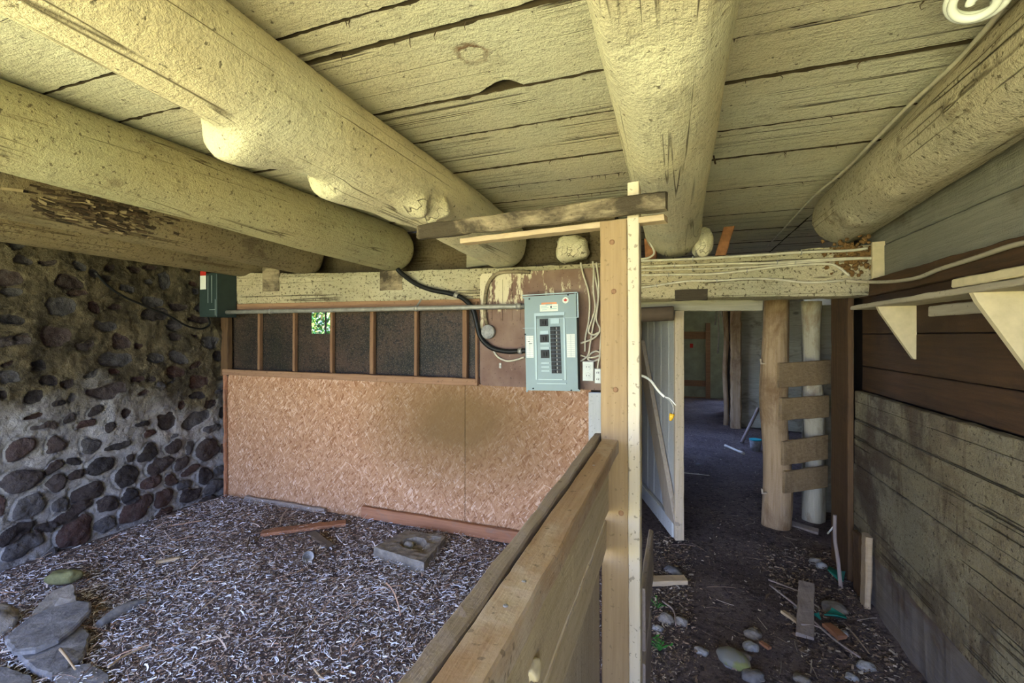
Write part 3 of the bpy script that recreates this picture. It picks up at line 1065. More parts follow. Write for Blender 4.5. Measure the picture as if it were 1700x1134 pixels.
log('log_joist', 'broad pale log joist passing straight over the wooden post', -1.3, 3.24, (-.02, .727, .143), (-.012, .70, .172), M['log'],
    bumps=[(1.0, 20, (0.12, 0.2), 18, 0.02), (0.9, 160, (0.1, 0.1), 15, 0.012), (2.95, 320, (0.12, 0.15), 20, 0.02)], seed=21.5, hewn=0.98)
log('log_joist', 'flaking whitewashed log joist above the plank wall on the right', -1.3, 3.22, (.887, .735, .135), (.942, .711, .162), M['log_right'],
    bumps=[(2.72, 235, (0.05, 0.1), 25, 0.02), (1.7, 200, (0.04, 0.04), 10, 0.018), (2.3, 240, (0.08, 0.08), 12, 0.012)], seed=31.5, rough=0.075)
# shaggy bark patch on the third log
b = MB()
c0 = at(165, 350, X=-2.86)
for i in range(520):
    k = random.gauss(0, 0.5)
    yy = 1.54 + k * 0.27
    a = math.radians(random.gauss(203, 19))
    r0 = 0.158
    p = Vector((-3.0 + math.cos(a) * r0, yy, EYE + .717 + math.sin(a) * r0))
    L = random.uniform(0.02, 0.07)
    nrm = Vector((math.cos(a), 0, math.sin(a)))
    tng = Vector((-math.sin(a), 0, math.cos(a)))
    p2 = p + Vector((0, L, 0)) + tng * random.uniform(-0.012, 0.012) + nrm * random.uniform(-0.004, 0.012)
    b.cur = random.random()
    b.plank(p, p2, tng, nrm, random.uniform(0.004, 0.016), 0.003, 0.001, 0.02, 0.0005)
t_ = NT('shaggy_bark')
bark = t_.out(t_.ramp(t_.attr('rnd'), [(0, (0.02, 0.014, 0.009)), (0.75, (0.07, 0.045, 0.025)), (1, (0.30, 0.23, 0.13))]))
# angle 205 would be the far side; the patch faces the camera side of the log
for i, v in enumerate(b.v):
    b.v[i] = (-6.0 - v[0], v[1], v[2])
o = obj('bark_patch', b, bark)
tag(o, 'patch of loose dark shredded bark on the third log joist', 'bark', kind='stuff')

# ================================================================= MAIN BEAM
b = MB()
bx = [at(372, 500, Y=3.0).x, at(560, 500, Y=3.0).x, at(800, 500, Y=3.0).x, at(1060, 500, Y=3.0).x, at(1240, 500, Y=3.0).x, at(1446, 500, Y=3.0).x]
tops = [EYE + q for q in (.575, .52, .488, .478, .49, .505)]
bots = [EYE + q for q in (.295, .275, .25, .238, .235, .225)]
n = 260
rings = []
for i in range(n + 1):
    x = bx[0] + (bx[-1] - bx[0]) * i / n
    zt = float(np.interp(x, bx, tops))
    zb = float(np.interp(x, bx, bots))
    ring = []
    sec = []
    m_ = 7
    for j in range(m_):                                   # front face, from bottom to top
        k = j / (m_ - 1)
        sec.append((3.0 + (0.014 if j in (0, m_ - 1) else 0), zb + (zt - zb) * k))
    sec += [(3.08, zt + 0.004), (3.27, zt), (3.27, zb), (3.08, zb - 0.003)]
    for j, (yy, zz) in enumerate(sec):
        a_ = 0.010 * nz3(x * 2.3, j * 0.7, 1) + 0.006 * nz3(x * 11, j * 1.3, 2)
        c_ = 0.006 * nz3(x * 3, j * 0.9, 5) + 0.005 * nz3(x * 13, j * 1.7, 8)
        ring.append(b.addv((x, yy + a_, zz + c_)))
    rings.append(ring)
N = len(rings[0])
for i in range(n):
    for j in range(N):
        k = (j + 1) % N
        b.face([rings[i][j], rings[i][k], rings[i + 1][k], rings[i + 1][j]], 0, False)
b.face(list(reversed(rings[0])), 0)
b.face(rings[-1], 0)
# darker hewn mortise pockets, worked as recessed plates with their own rims
root = thing('hewn_beam', (-1.4, 3.13, 1.72), 'long hand-hewn whitewashed beam carrying the log ends across the stable', 'beam')
obj('beam_body', b, M['beam'], root)
for (x0, y0, x1, y1) in ((436, 444, 463, 483), (631, 450, 668, 481), (1121, 481, 1174, 498)):
    q = MB()
    p0, p1 = at(x0, y0, Y=2.995), at(x1, y1, Y=2.995)
    q.plank((p0.x, 2.998, (p0.z + p1.z) / 2), (p1.x, 2.998, (p0.z + p1.z) / 2), (0, 0, 1), (0, 1, 0), abs(p0.z - p1.z), 0.012, 0.004, 0.015, 0.003)
    o = obj('mortise_patch', q, M['weather_x'], root, 'dark weathered mortise patch')

# little timber and stone fillers sitting on the beam
b = MB()
c = at(951, 416, Y=3.10)
b.blob((c.x, 3.10, c.z + 0.01), (0.115, 0.10, 0.088), 0.28, 18, seed=3, box=0.75)
tag(obj('log_stub', b, M['log']), 'short whitewashed block of log on the beam left of the post', 'log')
b = MB()
c = at(1166, 402, Y=3.08)
b.blob((c.x, 3.08, c.z - 0.005), (0.055, 0.07, 0.09), 0.3, 16, seed=8, box=0.85)
tag(obj('log_stub', b, M['log']), 'small whitewashed knob beside the end of the broad middle log', 'log')
b = MB()
p0, p1 = at(1204, 372, Y=3.02), at(1196, 424, Y=3.02)
b.plank((p1.x, 3.03, p1.z + 0.0), (p0.x + 0.03, 3.10, p0.z), (1, 0, 0), (0, 1, 0), 0.062, 0.03, 0.003, 0.03)
tag(obj('board_offcut', b, M['rust_board']), 'orange-brown offcut standing on the beam right of the middle log', 'board')
b = MB()
p0, p1 = at(1070, 396, Y=3.05), at(1072, 430, Y=3.05)
b.plank((p1.x + 0.03, 3.14, p1.z - 0.01), (p0.x + 0.03, 3.16, p0.z + 0.02), (1, 0, 0), (0, 1, 0), 0.075, 0.03, 0.003, 0.03)
tag(obj('board_offcut', b, M['rust_board']), 'orange-brown offcut tucked on the beam just right of the post', 'board')
b = MB()
c = at(790, 424, Y=3.16)
b.plank((c.x - 0.12, 3.26, c.z), (c.x + 0.12, 3.25, c.z + 0.01), (0, 0, 1), (0, 1, 0), 0.15, 0.04, 0.006, 0.03)
tag(obj('filler_board', b, M['far_grey']), 'grey filler board in the gap over the beam behind two log ends', 'board')
# crumbling foam at the right end
b = MB()
for i in range(260):
    px, py = random.gauss(1418, 20), random.gauss(424, 14)
    if px > 1448 or px < 1365:
        continue
    c = at(px, py, Y=2.985)
    s_ = random.uniform(0.004, 0.013)
    b.blob((c.x, 2.992, c.z), (s_, s_ * 0.7, s_), 0.5, 5)
tag(obj('crumbling_foam', b, M['rust']), 'crumbly rust-brown foam at the right end of the beam', 'foam', kind='stuff')
b = MB()
p0, p1 = at(1449, 402, Y=2.96), at(1471, 468, Y=2.96)
b.plank(((p0.x + p1.x) / 2, 2.975, p1.z), ((p0.x + p1.x) / 2, 2.975, p0.z), (1, 0, 0), (0, 1, 0), p1.x - p0.x, 0.03, 0.002, 0.03)
tag(obj('support_block', b, M['bracket']), 'small pale wooden block nailed at the right end of the beam', 'block')

# ---- lintel and round pole behind the beam over the passage
b = MB()
p0, p1 = at(1062, 497, Y=3.42), at(1266, 518, Y=3.42)
b.plank((p0.x, 3.44, 1.49 + 0.25), (p1.x, 3.44, 1.49 + 0.235), (0, 0, 1), (0, 1, 0), 0.13, 0.05, 0.005, 0.03, seed=4)
tag(obj('lintel_board', b, M['far_grey']), 'grey lintel board under the beam over the passage', 'board')
b = MB()
p1 = at(1119, 520, Y=3.34)
b.tube([(-0.42, 3.36, p1.z - 0.01), (p1.x - 0.01, 3.34, p1.z), (p1.x, 3.34, p1.z)], [0.05, 0.05, 0.046], 16, rough=0.1)
tag(obj('round_pole', b, M['twig_dark']), 'short dark round pole pointing across the passage above the gate', 'pole')

# ================================================================= STALL BACK WALL PARTS
OY = 3.05
xl = -3.93
xr = at(981, 650, Y=OY).x
xm = at(772, 700, Y=OY).x
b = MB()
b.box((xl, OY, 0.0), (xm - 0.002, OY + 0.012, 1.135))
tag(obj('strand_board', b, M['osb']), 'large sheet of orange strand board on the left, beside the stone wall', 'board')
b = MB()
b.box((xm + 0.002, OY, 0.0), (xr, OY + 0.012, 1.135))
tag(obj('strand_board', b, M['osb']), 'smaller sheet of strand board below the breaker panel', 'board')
# plate on top of the boards
b = MB()
b.plank((xl, OY - 0.005, 1.158), (at(795, 600, Y=OY).x, OY - 0.005, 1.150), (0, 0, 1), (0, 1, 0), 0.052, 0.05, 0.003, 0.03)
tag(obj('window_sill_rail', b, M['brown_x']), 'brown wooden rail along the top of the strand board', 'rail')
# brown batten under the beam
b = MB()
b.plank((-3.9, 3.02, 1.755), (at(800, 510, Y=OY).x, 3.02, 1.735), (0, 0, 1), (0, 1, 0), 0.055, 0.03, 0.003, 0.03)
tag(obj('batten', b, M['brown_x']), 'thin brown batten under the beam just above the conduit', 'batten')
# grimy strip window with mullions; the broken corner shows the bushes outside
win = bpy.data.objects.new('window_1', None)
COL.objects.link(win)
win.location = (-2.5, 3.10, 1.18)
win['kind'] = 'structure'
mx = [at(x, 560, Y=3.08).x for x in (375, 431, 489, 551, 618, 691, 772)]
for i, x in enumerate(mx):
    q = MB()
    wd = 0.026 if i not in (4, 6) else 0.036
    q.plank((x, 3.085, 1.17), (x + 0.004, 3.085, 1.80), (1, 0, 0), (0, 1, 0), wd, 0.04, 0.002, 0.04)
    obj('mullion', q, M['stud'], win)
hx0, hx1 = at(517, 536, Y=3.11).x, at(549, 536, Y=3.11).x
hz0 = at(533, 554, Y=3.11).z
edges = [-3.98] + mx + [at(800, 560, Y=3.1).x + 0.06]
for i in range(len(edges) - 1):
    q = MB()
    a0, a1 = edges[i], edges[i + 1]
    if i == 3:
        q.box((a0, 3.11, 1.16), (a1, 3.114, hz0))
        q.box((a0, 3.11, hz0), (hx0, 3.114, 1.82))
    else:
        q.box((a0, 3.11, 1.16), (a1, 3.114, 1.82))
    obj('pane', q, M['grime'], win)
q = MB()
xx = at(539, 536, Y=3.12).x
q.plank((xx, 3.13, hz0 - 0.01), (xx, 3.13, 1.8), (1, 0, 0), (0, 1, 0), 0.010, 0.012, 0.001, 0.05, 0.001)
obj('mullion', q, M['dark'], win)
# bushes beyond the window
nleaf = 15000
c = at(533, 536, Y=4.9)
P = np.stack([rng.uniform(c.x - 0.9, c.x + 0.8, nleaf), rng.uniform(4.3, 5.7, nleaf), rng.uniform(0.5, 2.5, nleaf)], 1)
U = rng.normal(size=(nleaf, 3)); U /= np.linalg.norm(U, axis=1)[:, None]
W_ = np.cross(U, rng.normal(size=(nleaf, 3))); W_ /= np.linalg.norm(W_, axis=1)[:, None]
S = rng.uniform(0.02, 0.05, nleaf)[:, None]
vv = np.stack([P, P + U * S + W_ * S * 0.45, P + U * S * 2.2, P + U * S - W_ * S * 0.45], 1).reshape(-1, 3)
qq = np.arange(nleaf * 4).reshape(-1, 4)
tint = np.repeat(np.stack([rng.uniform(.02, .10, nleaf), rng.uniform(.07, .20, nleaf), rng.uniform(.01, .04, nleaf)], 1), 4, 0)
o = fast_mesh('shrub', vv, qq, M['chips'], None, (c.x, 5.0, 0), {'tint': tint}, False)
tag(o, 'bright green leaves seen through the gap in the grimy window', 'shrub', kind='stuff')

# corner strip of broken timber between stone wall and window
b = MB()
b.plank((-3.90, 3.03, 0.0), (-3.91, 3.03, 1.13), (1, 0, 0), (0, 1, 0), 0.022, 0.03, 0.008, 0.02)
tag(obj('corner_strip', b, M['red_x']), 'splintered reddish strip between the stone wall and the strand board', 'board')
b = MB()
b.plank((-3.93, 3.06, 1.12), (-3.93, 3.06, 1.76), (1, 0, 0), (0, 1, 0), 0.09, 0.05, 0.006, 0.04)
tag(obj('corner_post', b, M['brown_z']), 'dark corner stud under the green switch box', 'post')

# base board on the floor along the strand board
b = MB()
p0, p1 = at(602, 855, Y=3.02), at(866, 902, Y=3.02)
b.plank((p0.x, 3.02, 0.075), (p1.x + 0.12, 3.015, 0.065), (0, 0, 1), (0, 1, 0), 0.09, 0.035, 0.004, 0.03)
tag(obj('base_board', b, M['red_x']), 'reddish board lying along the foot of the strand board', 'board')
b = MB()
p0, p1 = at(408, 830, Y=3.02), at(540, 853, Y=3.02)
b.plank((p0.x, 3.02, 0.03), (p1.x, 3.02, 0.03), (0, 0, 1), (0, 1, 0), 0.04, 0.03, 0.006, 0.03)
tag(obj('base_board', b, M['rail_grey']), 'thin grey board at the foot of the strand board near the stone wall', 'board')
b = MB()
p0, p1 = at(980, 652, Y=3.02), at(999, 730, Y=3.02)
b.plank((p0.x + 0.04, 3.03, 0.0), (p0.x + 0.04, 3.03, p0.z), (1, 0, 0), (0, 1, 0), 0.10, 0.04, 0.002, 0.04)
tag(obj('stall_post', b, M['grey_z']), 'grey-white upright board at the right edge of the strand board', 'post')
# brown framing below the red board, right side
b = MB()
p0 = at(985, 640, Y=3.0)
b.plank((at(860, 640, Y=3.02).x, 3.03, 1.165), (p0.x + 0.15, 3.03, 1.19), (0, 0, 1), (0, 1, 0), 0.06, 0.03, 0.003, 0.04)
tag(obj('batten', b, M['rail_grey']), 'grey batten behind the lower edge of the breaker panel', 'batten')

# peeling red-brown backing board
BY = 2.975
p0, p1 = at(797, 452, Y=BY), at(1003, 640, Y=BY)
b = MB()
x0, x1, z0, z1 = p0.x, p1.x, at(800, 640, Y=BY).z, at(800, 452, Y=BY).z - 0.01
rr = 0.03
poly = []
for (cx_, cz_, a0) in ((x0 + rr, z0 + rr, 180), (x1 - rr, z0 + rr, 270), (x1 - rr, z1 - rr, 0), (x0 + rr, z1 - rr, 90)):
    for k in range(5):
        a = math.radians(a0 + k * 22.5)
        poly.append((cx_ + rr * math.cos(a), BY, cz_ + rr * math.sin(a)))
b.prism(poly, (0, 0.018, 0))
root = thing('backing_board', ((x0 + x1) / 2, BY, z0), 'peeling red-brown backing board behind the breaker panel', 'board')
obj('board', b, M['plyred'], root)
for i, fx in enumerate((0.10, 0.19, 0.27, 0.34)):
    q = MB()
    xx = x0 + (x1 - x0) * fx
    q.plank((xx, BY - 0.002, z1 - 0.05), (xx, BY - 0.002, z1 - 0.34), (1, 0, 0), (0, 1, 0), 0.014, 0.006, 0.001, 0.04, 0.002)
    obj('rib', q, M['plyred'], root)
q = MB()
c = at(831, 607, Y=BY)
q.box((c.x - 0.008, BY - 0.008, c.z - 0.018), (c.x + 0.008, BY, c.z + 0.018))
q.lathe((c.x, BY - 0.008, c.z), (0, -1, 0), [(0, 0.005), (0.004, 0.005), (0.005, 0.003)], 12)
obj('strap_clip', q, M['steel'], root, 'small steel clip')
# side stud by the backing board
b = MB()
p0 = at(793, 560, Y=2.99)
b.plank((p0.x - 0.008, 3.0, 1.15), (p0.x - 0.008, 3.0, 1.74), (1, 0, 0), (0, 1, 0), 0.02, 0.04, 0.002, 0.04)
tag(obj('edge_strip', b, M['stud']), 'narrow brown upright strip at the left edge of the backing board', 'batten')

# ================================================================= BREAKER PANEL
PY = 2.885
pl, pr = at(869, 570, Y=PY).x, at(961.5, 570, Y=PY).x
PW = pr - pl
pzt, pzb = at(915, 487, Y=PY).z, at(915, 652, Y=PY).z
PH = pzt - pzb
root = thing('breaker_panel', ((pl + pr) / 2, PY, pzb), 'grey-blue electrical breaker panel mounted on the backing board', 'electrical panel')
root.rotation_euler = (0, 0, 0)
TILT = math.radians(1.3)


def pp(fx, fy, dy=0.0):
    """local panel coordinates (crop pixels of a 560 x 995 cover) -> world"""
    lx = ((fx - 50) / 560 - 0.5) * PW
    lz = (0.5 - (fy - 95) / 995) * PH
    cx_, cz_ = (pl + pr) / 2, (pzt + pzb) / 2
    return Vector((cx_ + lx * math.cos(TILT) + lz * math.sin(TILT) * 0 - lz * math.sin(-TILT) * -1 * 0 + lz * -math.sin(TILT) * 1.0, PY + dy, cz_ + lz * math.cos(TILT) + lx * math.sin(TILT)))


def pbox(q, x0, y0, x1, y1, d0, d1, m=0):
    a, b_, c, d = pp(x0, y0), pp(x1, y0), pp(x1, y1), pp(x0, y1)
    f = [Vector((p.x, PY + d0, p.z)) for p in (a, b_, c, d)]
    g = [Vector((p.x, PY + d1, p.z)) for p in (a, b_, c, d)]
    q.hexa([f[3], f[2], g[2], g[3], f[0], f[1], g[1], g[0]], m)


q = MB()
pbox(q, 75, 115, 585, 1070, 0.004, 0.088)
obj('enclosure', q, M['panel_dark'], root, 'darker grey steel back box')
q = MB()
# cover with rounded corners
poly = []
for (cx_, cy_, a0) in ((70, 1070, 90), (590, 1070, 0), (590, 115, -90), (70, 115, 180)):
    for k in range(5):
        a = math.radians(a0 - k * 22.5)
        poly.append(pp(cx_ + 20 * math.cos(a), cy_ + 20 * math.sin(a), -0.003))
q.prism(list(reversed(poly)), (0, 0.008, 0))
obj('cover', q, M['panel_grey'], root)
q = MB()
pbox(q, 49, 96, 612, 106, -0.006, 0.004)
pbox(q, 600, 96, 612, 345, -0.006, 0.004)
pbox(q, 49, 435, 210, 440, -0.0055, -0.003)
pbox(q, 320, 344, 612, 349, -0.0055, -0.003)
obj('cover_lip', q, M['panel_edge'], root, 'lighter raised edge of the cover')
q = MB()   # raised frame around the breakers
pbox(q, 172, 288, 478, 318, -0.010, -0.002)
pbox(q, 172, 318, 190, 960, -0.009, -0.002)
pbox(q, 462, 345, 478, 960, -0.009, -0.002)
pbox(q, 200, 950, 445, 962, -0.010, -0.002)
pbox(q, 185, 992, 480, 1002, -0.010, -0.002)
for yy in (785, 825, 865):
    pbox(q, 232, yy, 318, yy + 14, -0.008, -0.002)
pbox(q, 335, 352, 420, 400, -0.007, -0.002)
pbox(q, 228, 470, 312, 502, -0.007, -0.002)
pbox(q, 228, 590, 318, 604, -0.007, -0.002)
pbox(q, 228, 632, 318, 650, -0.007, -0.002)
obj('pressed_frame', q, M['panel_edge'], root, 'pressed frame around the breakers')
q = MB()
pbox(q, 190, 318, 462, 345, -0.0045, -0.002)
obj('recess', q, M['panel_dark'], root)
for (x0, y0, x1, y1) in ((228, 350, 308, 422), (228, 507, 312, 585), (232, 662, 315, 742)):
    q = MB()
    pbox(q, x0, y0, x1, y1, -0.012, -0.002)
    pbox(q, x0 + 48, y0 + 18, x0 + 60, y1 - 16, -0.022, -0.010)
    pbox(q, x0 + 22, y0 + 24, x0 + 34, y1 - 22, -0.020, -0.010)
    obj('breaker', q, M['black'], root, 'black two-pole breaker')
for k in range(12):
    q = MB()
    y0 = 430 + k * 39
    pbox(q, 331 + k * 0.6, y0, 426 + k * 0.6, y0 + 36, -0.012, -0.002)
    pbox(q, 350, y0 + 10, 378, y0 + 26, -0.020, -0.010)
    pbox(q, 392, y0 + 8, 398, y0 + 30, -0.0125, -0.010, 1)
    obj('breaker', q, [M['black'], M['steel']], root, 'narrow black breaker in the column')
for (x0, y0, x1, y1) in ((80, 515, 156, 738), (490, 508, 572, 738)):
    q = MB()
    pbox(q, x0, y0, x1, y1, -0.0042, -0.002)
    for k in range(11):
        pbox(q, x0 + 4, y0 + 18 + k * 19, x1 - 4, y0 + 20 + k * 19, -0.0046, -0.004, 1)
    pbox(q, (x0 + x1) / 2 - 1, y0 + 10, (x0 + x1) / 2 + 1, y1 - 6, -0.0046, -0.004, 1)
    if x0 < 100:
        pbox(q, x0 + 18, y0 + 55, x0 + 40, y0 + 62, -0.0048, -0.004, 2)
        pbox(q, x0 + 30, y0 + 78, x0 + 62, y0 + 84, -0.0048, -0.004, 2)
    obj('circuit_list', q, [M['paper'], M['panel_edge'], M['ink']], root, 'white circuit list card')
q = MB()
pbox(q, 230, 205, 412, 275, -0.0042, -0.002)
pbox(q, 246, 186, 400, 204, -0.0042, -0.002, 1)
for (a, c, d) in ((240, 300, 222), (240, 320, 236), (330, 400, 250), (250, 300, 258), (360, 404, 228)):
    pbox(q, a, d, c, d + 3, -0.0046, -0.004, 3)
pbox(q, 336, 222, 350, 244, -0.0047, -0.004, 2)
obj('rating_label', q, [M['paper'], M['orange'], M['ink'], M['cyan']], root, 'white and orange rating label')
cu = bpy.data.curves.new('brand_lettering', 'FONT')
cu.body = 'SIEMENS'
cu.size = 0.012
cu.extrude = 0.0003
cu.align_x = 'CENTER'
tmp_o = bpy.data.objects.new('tmp', cu)
COL.objects.link(tmp_o)
bpy.context.view_layer.update()
me_t = bpy.data.meshes.new_from_object(tmp_o.evaluated_get(bpy.context.evaluated_depsgraph_get()))
bpy.data.objects.remove(tmp_o)
to = bpy.data.objects.new('brand_lettering', me_t)
COL.objects.link(to)
to.parent = root
to.location = pp(320, 213, -0.0050) - root.location
to.rotation_euler = (math.pi / 2, -TILT, 0)
me_t.materials.clear()
me_t.materials.append(M['cyan'])
to['label'] = 'teal lettering on the rating label'
q = MB()
c = pp(487, 172, -0.003)
q.lathe(c, (0, -1, 0), [(0, 0.0205), (0.0012, 0.0205)], 28)
leaf_ = [(0, 1), (.18, .62), (.36, .72), (.3, .3), (.55, .5), (.62, .35), (.95, .4), (.82, .12), (.95, 0), (.5, -.35), (.56, -.5), (.06, -.42), (.06, -.9)]
lp = [(x, y) for x, y in leaf_] + [(-x, y) for x, y in reversed(leaf_[:-1])] + []
lp = [(x, y) for x, y in leaf_] + [(-x, y) for x, y in reversed(leaf_)][:-1]
ci = q.addv(c + Vector((0, -0.0022, 0)))
ids = [q.addv(c + Vector((x * 0.0135, -0.0021, y * 0.0135))) for x, y in lp]
for i in range(len(ids)):
    q.face([ci, ids[i], ids[(i + 1) % len(ids)]], 1)
obj('leaf_sticker', q, [M['paper'], M['red']], root, 'round white sticker with a red maple leaf')
for (x, y) in ((123, 140), (513, 120), (72, 500), (143, 1050), (525, 1062)):
    q = MB()
    q.lathe(pp(x, y, -0.003), (0, -1, 0), [(0, 0.0055), (0.003, 0.0055), (0.004, 0.003)], 12)
    obj('screw', q, M['black'], root)

# ---- conduit, clamps
b = MB()
pts = [at(375, 518.5, Y=2.90), at(600, 514, Y=2.90), at(800, 510, Y=2.90), at(871, 508.5, Y=2.90)]
root = thing('metal_conduit', pts[0], 'long grey metal conduit running from switch box to breaker panel', 'conduit')
b.tube(spline(pts, 8), 0.0175, 16)
obj('pipe', b, M['steel'], root)
for (px, w_) in ((449, 0.012), (692, 0.014), (862, 0.02)):
    q = MB()
    c = at(px, 518.5 - (px - 375) * 0.0202, Y=2.90)
    q.tube([(c.x - w_, c.y, c.z), (c.x + w_, c.y, c.z)], 0.0215, 16)
    if px == 692:
        q.plank((c.x, 2.895, c.z + 0.01), (c.x + 0.01, 2.95, c.z + 0.075), (1, 0, 0), (0, 1, 0), 0.016, 0.006, 0.001, 0.03)
    obj('pipe_clamp', q, M['steel'], root)

# ---- green switch box in the corner
SBX0, SBX1 = -3.93, -3.72
fy = 2.80
zt, zb = at(342, 454, Y=fy).z, at(342, 526, Y=fy).z
root = thing('switch_box', ((SBX0 + SBX1) / 2, fy, zb), 'dark green disconnect switch box in the corner by the stone wall', 'electrical box')
q = MB()
q.plank(((SBX0 + SBX1) / 2, fy + 0.10, zb), ((SBX0 + SBX1) / 2, fy + 0.10, zt), (1, 0, 0), (0, 1, 0), SBX1 - SBX0, 0.19, 0.0005, 0.1, 0.004)
obj('body', q, M['box_green'], root)
q = MB()
q.box((SBX0 + 0.11, fy + 0.001, zb + 0.12), (SBX0 + 0.116, fy - 0.001, zt - 0.02))
q.box((SBX0 + 0.155, fy + 0.001, zb + 0.12), (SBX0 + 0.161, fy - 0.001, zt - 0.02))
q.box((SBX1 - 0.012, fy + 0.001, zb + 0.01), (SBX1 - 0.006, fy - 0.001, zb + 0.15))
q.box((SBX0 + 0.13, fy + 0.001, zb + 0.058), (SBX1 - 0.006, fy - 0.001, zb + 0.064))
obj('front_rib', q, M['panel_edge'], root, 'pale pressed ribs on the lid')
q = MB()
q.box((SBX0 + 0.018, fy + 0.001, zb + 0.24), (SBX0 + 0.088, fy - 0.0012, zb + 0.36))
q.box((SBX0 + 0.018, fy + 0.001, zb + 0.36), (SBX0 + 0.088, fy - 0.0012, zb + 0.40), 1)
obj('warning_label', q, [M['paper'], M['red']], root, 'white label with a red heading')
# cable on the stone wall
b = MB()
b.tube(spline([at(158, 452, X=-3.86), at(180, 475, X=-3.86), at(205, 492, X=-3.86), at(250, 512, X=-3.86), at(280, 524, X=-3.86), at(310, 541, X=-3.87),
               at(335, 546, X=-3.88), at(348, 538, X=-3.88), at(344, 524, X=-3.86)], 6), 0.009, 8)
tag(obj('black_cable', b, M['rubber']), 'thin black cable sagging across the top of the stone wall', 'cable')
b = MB()
pts = [at(660, 447, Y=2.945), at(668, 455, Y=2.95), at(690, 471, Y=2.955), at(715, 481, Y=2.955), at(745, 487, Y=2.955), at(768, 495, Y=2.95), at(784, 512, Y=2.945),
       at(791, 535, Y=2.945), at(798, 560, Y=2.945), at(815, 577, Y=2.945), at(840, 583.5, Y=2.94), at(862, 583, Y=2.93), at(874, 582, Y=2.93)]
root = thing('black_cable', pts[3], 'thick black service cable curving down into the breaker panel', 'cable')
b.tube(spline(pts, 6), 0.0175, 14)
obj('sheath', b, M['rubber'], root)
q = MB()
q.tube([at(755, 489.5, Y=2.953), at(761, 492, Y=2.952)], 0.0195, 14)
obj('cable_clamp', q, M['steel'], root, 'shiny steel clamp')
q = MB()
q.tube([at(861, 583, Y=2.93), at(867, 582.6, Y=2.93)], 0.0215, 14)
obj('cable_gland', q, M['steel'], root, 'steel cable gland')
# round junction box
c = at(811, 551, Y=2.955)
root = thing('junction_box', (c.x, c.y, c.z - 0.05), 'round grey metal junction box left of the breaker panel', 'electrical box')
q = MB()
q.lathe((c.x, 2.975, c.z), (0, -1, 0), [(0, 0.05), (0.035, 0.05), (0.04, 0.047), (0.041, 0.0)], 28)
obj('cover_plate', q, M['pale_stone'], root)
for dx, dz in ((-0.025, 0.018), (0.025, -0.018)):
    q = MB()
    q.lathe((c.x + dx, 2.934, c.z + dz), (0, -1, 0), [(0, 0.005), (0.003, 0.004)], 10)
    obj('screw', q, M['steel'], root)
b = MB()
b.tube(spline([at(808, 540, Y=2.955), at(805, 520, Y=2.955), at(806, 490, Y=2.955), at(812, 468, Y=2.955), at(825, 455, Y=2.96), at(845, 451, Y=2.96), at(880, 452, Y=2.965)], 6), 0.013, 10)
tag(obj('flexible_conduit', b, M['weather_x']), 'grimy flexible conduit rising from the round junction box', 'conduit')
b = MB()
b.tube(spline([at(818, 580, Y=2.965), at(826, 592, Y=2.965), at(840, 599, Y=2.96), at(855, 598, Y=2.95), at(870, 593, Y=2.94)], 6), 0.0065, 8)
tag(obj('white_cable', b, M['cable']), 'off-white cable looping under the thick black cable into the panel', 'cable')

# white cables to the right of the panel
cabs = [
    ('off-white cable hanging farthest left of those right of the panel', [(964, 436), (968, 455), (976, 480), (979, 505), (977, 535), (972, 560), (971, 584)]),
    ('off-white cable hanging beside the post down to the left outlet', [(984, 434), (988, 460), (993, 490), (990, 515), (984, 545), (980, 570), (976, 590), (964, 600)]),
    ('off-white cable bending sharply into the side of the panel', [(990, 436), (994, 470), (993, 500), (990, 530), (996, 548), (985, 562), (964, 570)]),
    ('off-white cable coiled in a loop above the outlets', [(964, 590), (978, 594), (990, 592), (998, 588), (990, 583), (980, 588), (976, 596), (984, 600), (995, 596)]),
    ('off-white cable dropping into the right outlet by the post', [(999, 540), (997, 570), (996, 590), (993, 604), (992, 614)]),
    ('thin off-white cable squeezed between the others by the post', [(986, 440), (985, 480), (988, 510), (983, 530), (977, 550), (985, 556), (993, 552)]),
]
for i, (lb, pts) in enumerate(cabs):
    b = MB()
    yy = 2.955 - 0.010 * (i % 3)
    b.tube(spline([at(x, y, Y=yy) for x, y in pts], 6), 0.0058, 8)
    tag(obj('white_cable', b, M['cable']), lb, 'cable')
for (x0, y0, x1, y1, lb, mm) in ((967, 600, 985.5, 633, 'large speckled double outlet box hanging right of the panel', 'pale_stone'), (987, 612, 998, 637, 'small speckled outlet close against the post', 'pale_stone')):
    a, c = at(x0, y0, Y=2.93), at(x1, y1, Y=2.93)
    root = thing('outlet_box', ((a.x + c.x) / 2, 2.95, c.z), lb, 'outlet')
    q = MB()
    q.box((a.x, 2.93, c.z), (c.x, 2.972, a.z))
    obj('body', q, M['steel'], root)
    q = MB()
    q.box((a.x + 0.004, 2.926, c.z + 0.004), (c.x - 0.004, 2.93, a.z - 0.004))
    for k in (0.28, 0.72):
        zc = c.z + (a.z - c.z) * k
        hw = (c.x - a.x) * 0.28
        q.lathe(((a.x + c.x) / 2, 2.926, zc), (0, -1, 0), [(0, hw), (0.003, hw), (0.0035, hw * 0.9)], 16)
        for s_ in (-1, 1):
            q.box(((a.x + c.x) / 2 + s_ * hw * 0.4 - 0.0015, 2.921, zc - 0.004), ((a.x + c.x) / 2 + s_ * hw * 0.4 + 0.0015, 2.9228, zc + 0.006), 1)
    obj('face_plate', q, [M['paper'], M['ink']], root)

